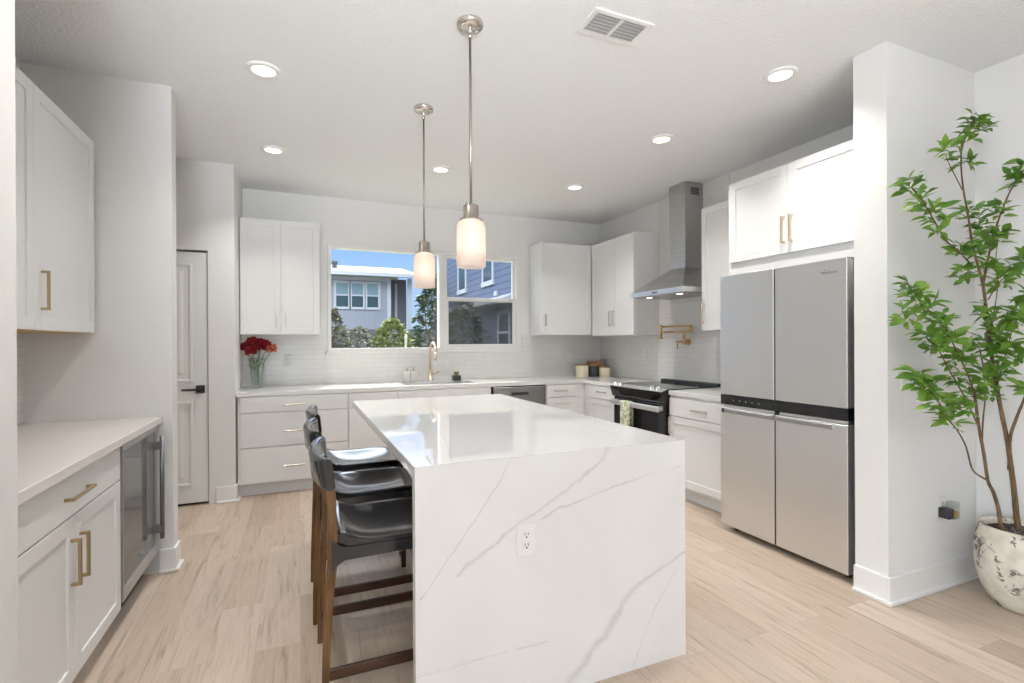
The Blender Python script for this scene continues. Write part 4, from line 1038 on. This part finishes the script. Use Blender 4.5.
CL = [(2.998, 1.359, 2.384, 1.0), (2.97, 1.381, 2.302, 0.8), (3.033, 1.344, 2.365, 0.7), (2.845, 1.402, 2.224, 1.0), (2.964, 1.395, 2.2, 0.7), (2.626, 1.44, 2.057, 1.1), (2.689, 1.424, 1.994, 0.9), (2.759, 1.416, 1.933, 1), (2.817, 1.414, 1.871, 0.7), (3.409, 1.337, 2.22, 1.1), (3.362, 1.357, 2.149, 0.8), (3.001, 1.39, 1.95, 0.6), (3.264, 1.387, 1.985, 0.8), (3.263, 1.387, 1.853, 1.1), (3.154, 1.38, 1.853, 0.9), (3.053, 1.379, 1.776, 0.9), (2.953, 1.4, 1.763, 0.9), (3.354, 1.371, 1.683, 0.9), (3.424, 1.352, 1.735, 1), (2.685, 1.437, 1.536, 1.2), (2.608, 1.437, 1.57, 0.9), (2.74, 1.425, 1.479, 1), (2.815, 1.414, 1.423, 0.9), (2.595, 1.442, 1.44, 0.9), (2.73, 1.429, 1.347, 1), (2.82, 1.434, 1.309, 0.7), (2.87, 1.402, 1.347, 0.9), (2.987, 1.396, 1.653, 0.9), (3.137, 1.365, 1.691, 1), (3.276, 1.382, 1.62, 0.9), (3.131, 1.259, 1.44, 1.1), (3.121, 1.306, 1.384, 0.9), (3.138, 1.386, 1.476, 0.9), (3.18, 1.434, 1.311, 1.1), (3.124, 1.338, 1.288, 1.2), (3.113, 1.288, 1.312, 1), (2.973, 1.391, 1.24, 1), (2.935, 1.418, 1.23, 0.7), (3.154, 1.336, 1.18, 1.2), (3.212, 1.42, 1.143, 1.1), (3.061, 1.397, 1.081, 0.8), (3.143, 1.275, 1.24, 1.1), (2.596, 1.399, 1.164, 1.1), (2.614, 1.369, 1.129, 1), (2.714, 1.381, 1.06, 1), (2.764, 1.371, 1.012, 0.9), (2.785, 1.362, 0.956, 0.8), (2.91, 1.374, 1.022, 0.9), (2.852, 1.442, 1.299, 0.6), (2.944, 1.414, 1.133, 0.5), (3.17, 1.373, 1.411, 1), (3.08, 1.378, 1.901, 0.6), (3.14, 1.233, 1.523, 0.9), (3.293, 1.288, 1.1, 0.9), (3.159, 1.377, 1.063, 0.9)]

def spline(pts, k=5):
    P = [Vector(q) for q in pts]; P = [P[0] * 2 - P[1]] + P + [P[-1] * 2 - P[-2]]; o = []
    for i in range(1, len(P) - 2):
        for j in range(k):
            u = j / k; a, b, c, d = P[i - 1:i + 3]
            o.append(.5 * ((2 * b) + (c - a) * u + (2 * a - 5 * b + 4 * c - d) * u * u + (3 * b - a - 3 * c + d) * u ** 3))
    o.append(P[-2]); return o
RAD = {'trunkA': (.0125, .006), 'trunkB': (.020, .0022), 'trunkC': (.012, .005), 'A-left': (.0052, .0032), 'A-up1': (.0048, .0025), 'A-up2': (.0045, .0025), 'B-right': (.0060, .003), 'B-left': (.0048, .0025), 'A-c': (.0045, .003)}
def base_fix(k, pts):
    if k in ('trunkA', 'trunkB'): 
        q = Vector(pts[0]); dx = Vector((PX - .035 if k == 'trunkA' else PX + .02, PY, .37)); pts = [tuple(dx)] + [tuple(Vector(z) ) for z in pts]
    return pts
for k, pts in BR.items():
    sp = spline(base_fix(k, pts)); r0, r1 = RAD.get(k, (.0030, .0018)); n_ = len(sp)
    random.seed(len(k) * 7 + n_)
    m = MB(); m.tube(sp, [r0 + (r1 - r0) * (i / (n_ - 1)) ** .36 + random.uniform(-.0004, .0004) for i in range(n_)], 9)
    build('trunk' if k.startswith('trunk') else 'branch', m, 'bark', t)
m = MB(); random.seed(11)
allp = [Vector(q) for pts in BR.values() for q in spline(pts)]
for x, y, z, s in CL:
    c = Vector((x, y, z))
    near = min(allp, key=lambda q: (q - c).length)
    if (near - c).length > .012: m.tube([near, (near + c) / 2 + Vector((0, 0, -.008)), c], .0018, 5)
    nL = int(round(13 + 9 * s))
    a0 = random.uniform(0, 2 * PI)
    for i in range(nL):
        a = a0 + i * 2.4; e = random.uniform(-.55, .75) + (.45 if i > nL * .7 else 0)
        d = Vector((math.cos(a) * math.cos(e), math.sin(a) * math.cos(e), math.sin(e)))
        L = random.uniform(.044, .076) * (.80 + .3 * s)
        m.leaf(c + d * .008 + Vector((random.uniform(-.016, .016), random.uniform(-.016, .016), random.uniform(-.030, .034))), d, Vector((random.uniform(-.9, .5), random.uniform(-1.1, .3), .8)), L, L * random.uniform(.38, .48), .35, random.uniform(.05, .30))
for v in m.bm.verts:
    if v.co.x > 3.535: v.co.x = 3.535 - (v.co.x - 3.535) * .1
    if v.co.y > 1.600: v.co.y = 1.600 - (v.co.y - 1.600) * .1
build('foliage', m, 'tree_leaf', t)

# ------------------------------------------------------------------ outside the window
m = MB(); m.box(-30, 40, 5.75, 60, -.35, -.25); struct('ground', m, 'outdoor_ground')
b = thing('neighbour_house', 'grey board-and-batten house with three white windows beyond fence', 'house', (1.0, 23, -.25))
hy = 22.0
m = MB(); m.box(-6.0, 3.60, hy, hy + 6, -.25, 4.20); build('wall', m, 'batten_siding', b)
m = MB(); m.box(3.60, 4.50, hy + .9, hy + 6, -.25, 4.20); build('porch_wall', m, 'grey_panel', b)
m = MB(); m.hull([[(-6.4, hy - .45, 4.16), (4.75, hy - .45, 4.16), (4.75, hy - .45, 4.30), (-6.4, hy - .45, 4.30)], [(-6.4, hy + 3.2, 4.90), (4.75, hy + 3.2, 4.90), (4.75, hy + 3.2, 5.04), (-6.4, hy + 3.2, 5.04)]]); rf = build('roof', m, 'roof_shingle', b)
m = MB(); m.hull([[(-6.4, hy + 6.8, 4.16), (4.75, hy + 6.8, 4.16), (4.75, hy + 6.8, 4.30), (-6.4, hy + 6.8, 4.30)], [(-6.4, hy + 3.2, 4.90), (4.75, hy + 3.2, 4.90), (4.75, hy + 3.2, 5.04), (-6.4, hy + 3.2, 5.04)]]); build('roof', m, 'roof_shingle', b)
m = MB(); m.box(-6.4, 4.75, hy - .60, hy - .44, 4.12, 4.28, .01); build('gutter', m, 'house_trim', b)
m = MB(); m.cyl((1.45, hy + 1.2, 4.55), (1.45, hy + 1.2, 4.85), .10); m.box(1.33, 1.57, hy + 1.08, hy + 1.32, 4.80, 4.92); build('roof_vent', m, 'roof_vent_metal', rf)
for x0, x1, nm in ((3.50, 3.66, 'corner_board'), (4.38, 4.56, 'corner_board')):
    m = MB(); m.box(x0, x1, hy - .03, hy + .05, -.25, 4.14); build(nm, m, 'house_trim', b)
m = MB(); m.box(3.98, 4.08, hy + .84, hy + .90, -.25, 4.0); build('porch_batten', m, 'house_trim', b)
m = MB(); m.box(-6, 3.60, hy - .04, hy, 3.98, 4.14); build('frieze_board', m, 'house_trim', b)
for x0, x1 in ((1.43, 1.90), (2.05, 2.50), (2.67, 3.12)):
    z0, z1 = 2.86, 3.84
    m = MB(); win_frame(m, x0 - .10, x1 + .10, z0 - .10, z1 + .10, hy - .05, hy + .02, .10); m.box(x0, x1, hy - .045, hy, (z0 + z1) / 2 - .03, (z0 + z1) / 2 + .03); wf = build('window', m, 'house_trim', b)
    m = MB(); m.box(x0, x1, hy - .02, hy - .01, z0, z1); build('pane', m, 'house_window_glass', wf)
    m = MB(); m.box(x0, x1, hy - .028, hy - .021, (z0 + z1) / 2 + .03, z1); build('blind', m, 'house_blind', wf)

b = thing('neighbour_house', 'blue lap-sided house at right with narrow white-trimmed windows', 'house', (8.5, 18, -.25))
bx = 6.5
m = MB(); m.box(bx, bx + 6, 13.2, 26.5, -.25, 6.6); build('wall', m, 'lap_siding', b)
m = MB(); m.hull([[(bx - .4, 12.8, 6.6), (bx + 6.4, 12.8, 6.6), (bx + 6.4, 26.9, 6.6), (bx - .4, 26.9, 6.6)], [(bx + 2.9, 12.8, 8.2), (bx + 3.1, 12.8, 8.2), (bx + 3.1, 26.9, 8.2), (bx + 2.9, 26.9, 8.2)]]); build('roof', m, 'roof_shingle', b)
m = MB(); m.poly_prism([(bx - .65, 2.72), (bx, 2.98), (bx, 2.72)], 'y', 14.8, 24.5); build('lower_roof', m, 'roof_shingle', b)
m = MB(); m.box(bx - .70, bx - .60, 14.8, 24.5, 2.62, 2.74); build('lower_gutter', m, 'house_trim', b)
for y0, y1, z0, z1 in ((20.3, 21.25, 3.62, 5.15), (17.1, 18.05, 3.62, 5.15), (15.55, 16.45, 1.05, 2.32)):
    m = MB()
    tw_ = .12
    m.box(bx - .05, bx + .01, y0 - tw_, y0, z0 - tw_, z1 + tw_); m.box(bx - .05, bx + .01, y1, y1 + tw_, z0 - tw_, z1 + tw_); m.box(bx - .05, bx + .01, y0, y1, z1, z1 + tw_); m.box(bx - .07, bx + .01, y0 - .16, y1 + .16, z0 - tw_ - .06, z0)
    if z0 < 2: m.box(bx - .045, bx, y0, y1, (z0 + z1) / 2 - .04, (z0 + z1) / 2 + .04)
    wf = build('window', m, 'house_trim', b)
    m = MB(); m.box(bx - .02, bx - .005, y0, y1, z0, z1); build('pane', m, 'house_window_glass', wf)
m = MB(); m.box(bx - .12, bx - .01, 16.5, 16.75, 2.98, 3.16, .02); build('wall_lamp', m, 'house_trim', b)

t = thing('wooden_fence', 'dark board fence running in front of grey house', 'fence', (0, 16, -.25))
m = MB()
for i in range(96):
    x0 = -7 + i * .13; m.box(x0, x0 + .125, 16.0, 16.022, -.24, 1.76)
build('boards', m, 'fence_board', t)
for i in range(6):
    m = MB(); m.box(-7 + i * 2.4, -6.9 + i * 2.4, 16.022, 16.122, -.25, 1.80); build('post', m, 'fence_board', t)
m = MB(); m.box(-7, 5.45, 16.022, 16.06, .2, .3); m.box(-7, 5.45, 16.022, 16.06, 1.4, 1.5); build('rail', m, 'fence_board', t)

def shrub(name, label, cat, x, y, h, rx, ry, mtl, n_, leaf, z0=.1, seed=1, stems=5, group=None, taper=0.0, dens=1.0):
    t = thing(name, label, cat, (x, y, -.25), group)
    random.seed(seed); m = MB(); ms = MB()
    tips = []
    for k in range(stems):
        a = random.uniform(0, 2 * PI); q = random.uniform(.2, .85)
        tip = Vector((x + rx * q * math.cos(a), y + ry * q * math.sin(a), -.25 + h * random.uniform(.6, .97)))
        ms.tube([(x + .08 * math.cos(a), y + .08 * math.sin(a), -.25), ((x + tip.x) / 2, (y + tip.y) / 2, -.25 + h * .45), tuple(tip)], [.03, .02, .008], 6); tips.append(tip)
    build('stems', ms, 'bark', t)
    for k in range(n_):
        a = random.uniform(0, 2 * PI); zt = random.uniform(0, 1); q = random.uniform(.2, 1) ** .5
        prof = (math.sin(PI * min(1, .15 + zt * .85)) ** .6) * (1 - taper * zt)
        lump = 1 + .22 * math.sin(a * 3 + seed) * math.cos(zt * 9 + seed)
        c = Vector((x + rx * q * prof * lump * math.cos(a), y + ry * q * prof * lump * math.sin(a), -.25 + z0 + (h - z0) * zt))
        d = Vector((math.cos(a) + random.uniform(-.9, .9), math.sin(a) + random.uniform(-.9, .9), random.uniform(-.5, 1)))
        L = leaf * random.uniform(.6, 1.3)
        m.leaf(c, d, (random.uniform(-1, 1), random.uniform(-1, 1), 1), L, L * .5, .2, .2)
    build('foliage', m, mtl, t)
    return t
shrub('shrub', 'lime green bush in yard in front of fence', 'bush', 2.02, 12.0, 2.12, .58, .55, 'lime_leaf', 2600, .12, seed=4)
shrub('shrub', 'pale dry twiggy bush at left end of yard', 'bush', .70, 12.4, 2.35, .55, .5, 'dry_leaf', 1500, .14, seed=7, stems=10, taper=.3)
shrub('shrub', 'low grey green bush between dry bush and lime bush', 'bush', 1.57, 14.6, 2.0, .55, .45, 'dry_leaf', 900, .13, seed=12)
shrub('shrub', 'dark green bush at foot of tall yard tree', 'bush', 2.79, 13.6, 1.75, .55, .45, 'hedge_leaf', 900, .13, seed=15)
shrub('yard_tree', 'tall dark green yard tree behind window mullion', 'tree', 2.55, 10.3, 2.95, .48, .5, 'hedge_leaf', 1700, .13, seed=21, stems=4, taper=.35)
shrub('yard_tree', 'broad dark tree behind screened lower window sash', 'tree', 3.94, 12.5, 2.65, .68, .6, 'hedge_leaf', 1700, .13, seed=27, stems=4)
m = MB(); m.cyl((1.72, 9.0, -.25), (1.76, 9.0, 1.50), .022, 10); tag(build('garden_stake', m, 'stake_wood', None, (1.72, 9.0, -.25)), 'pale wooden garden stake beside lime bush', 'stake')
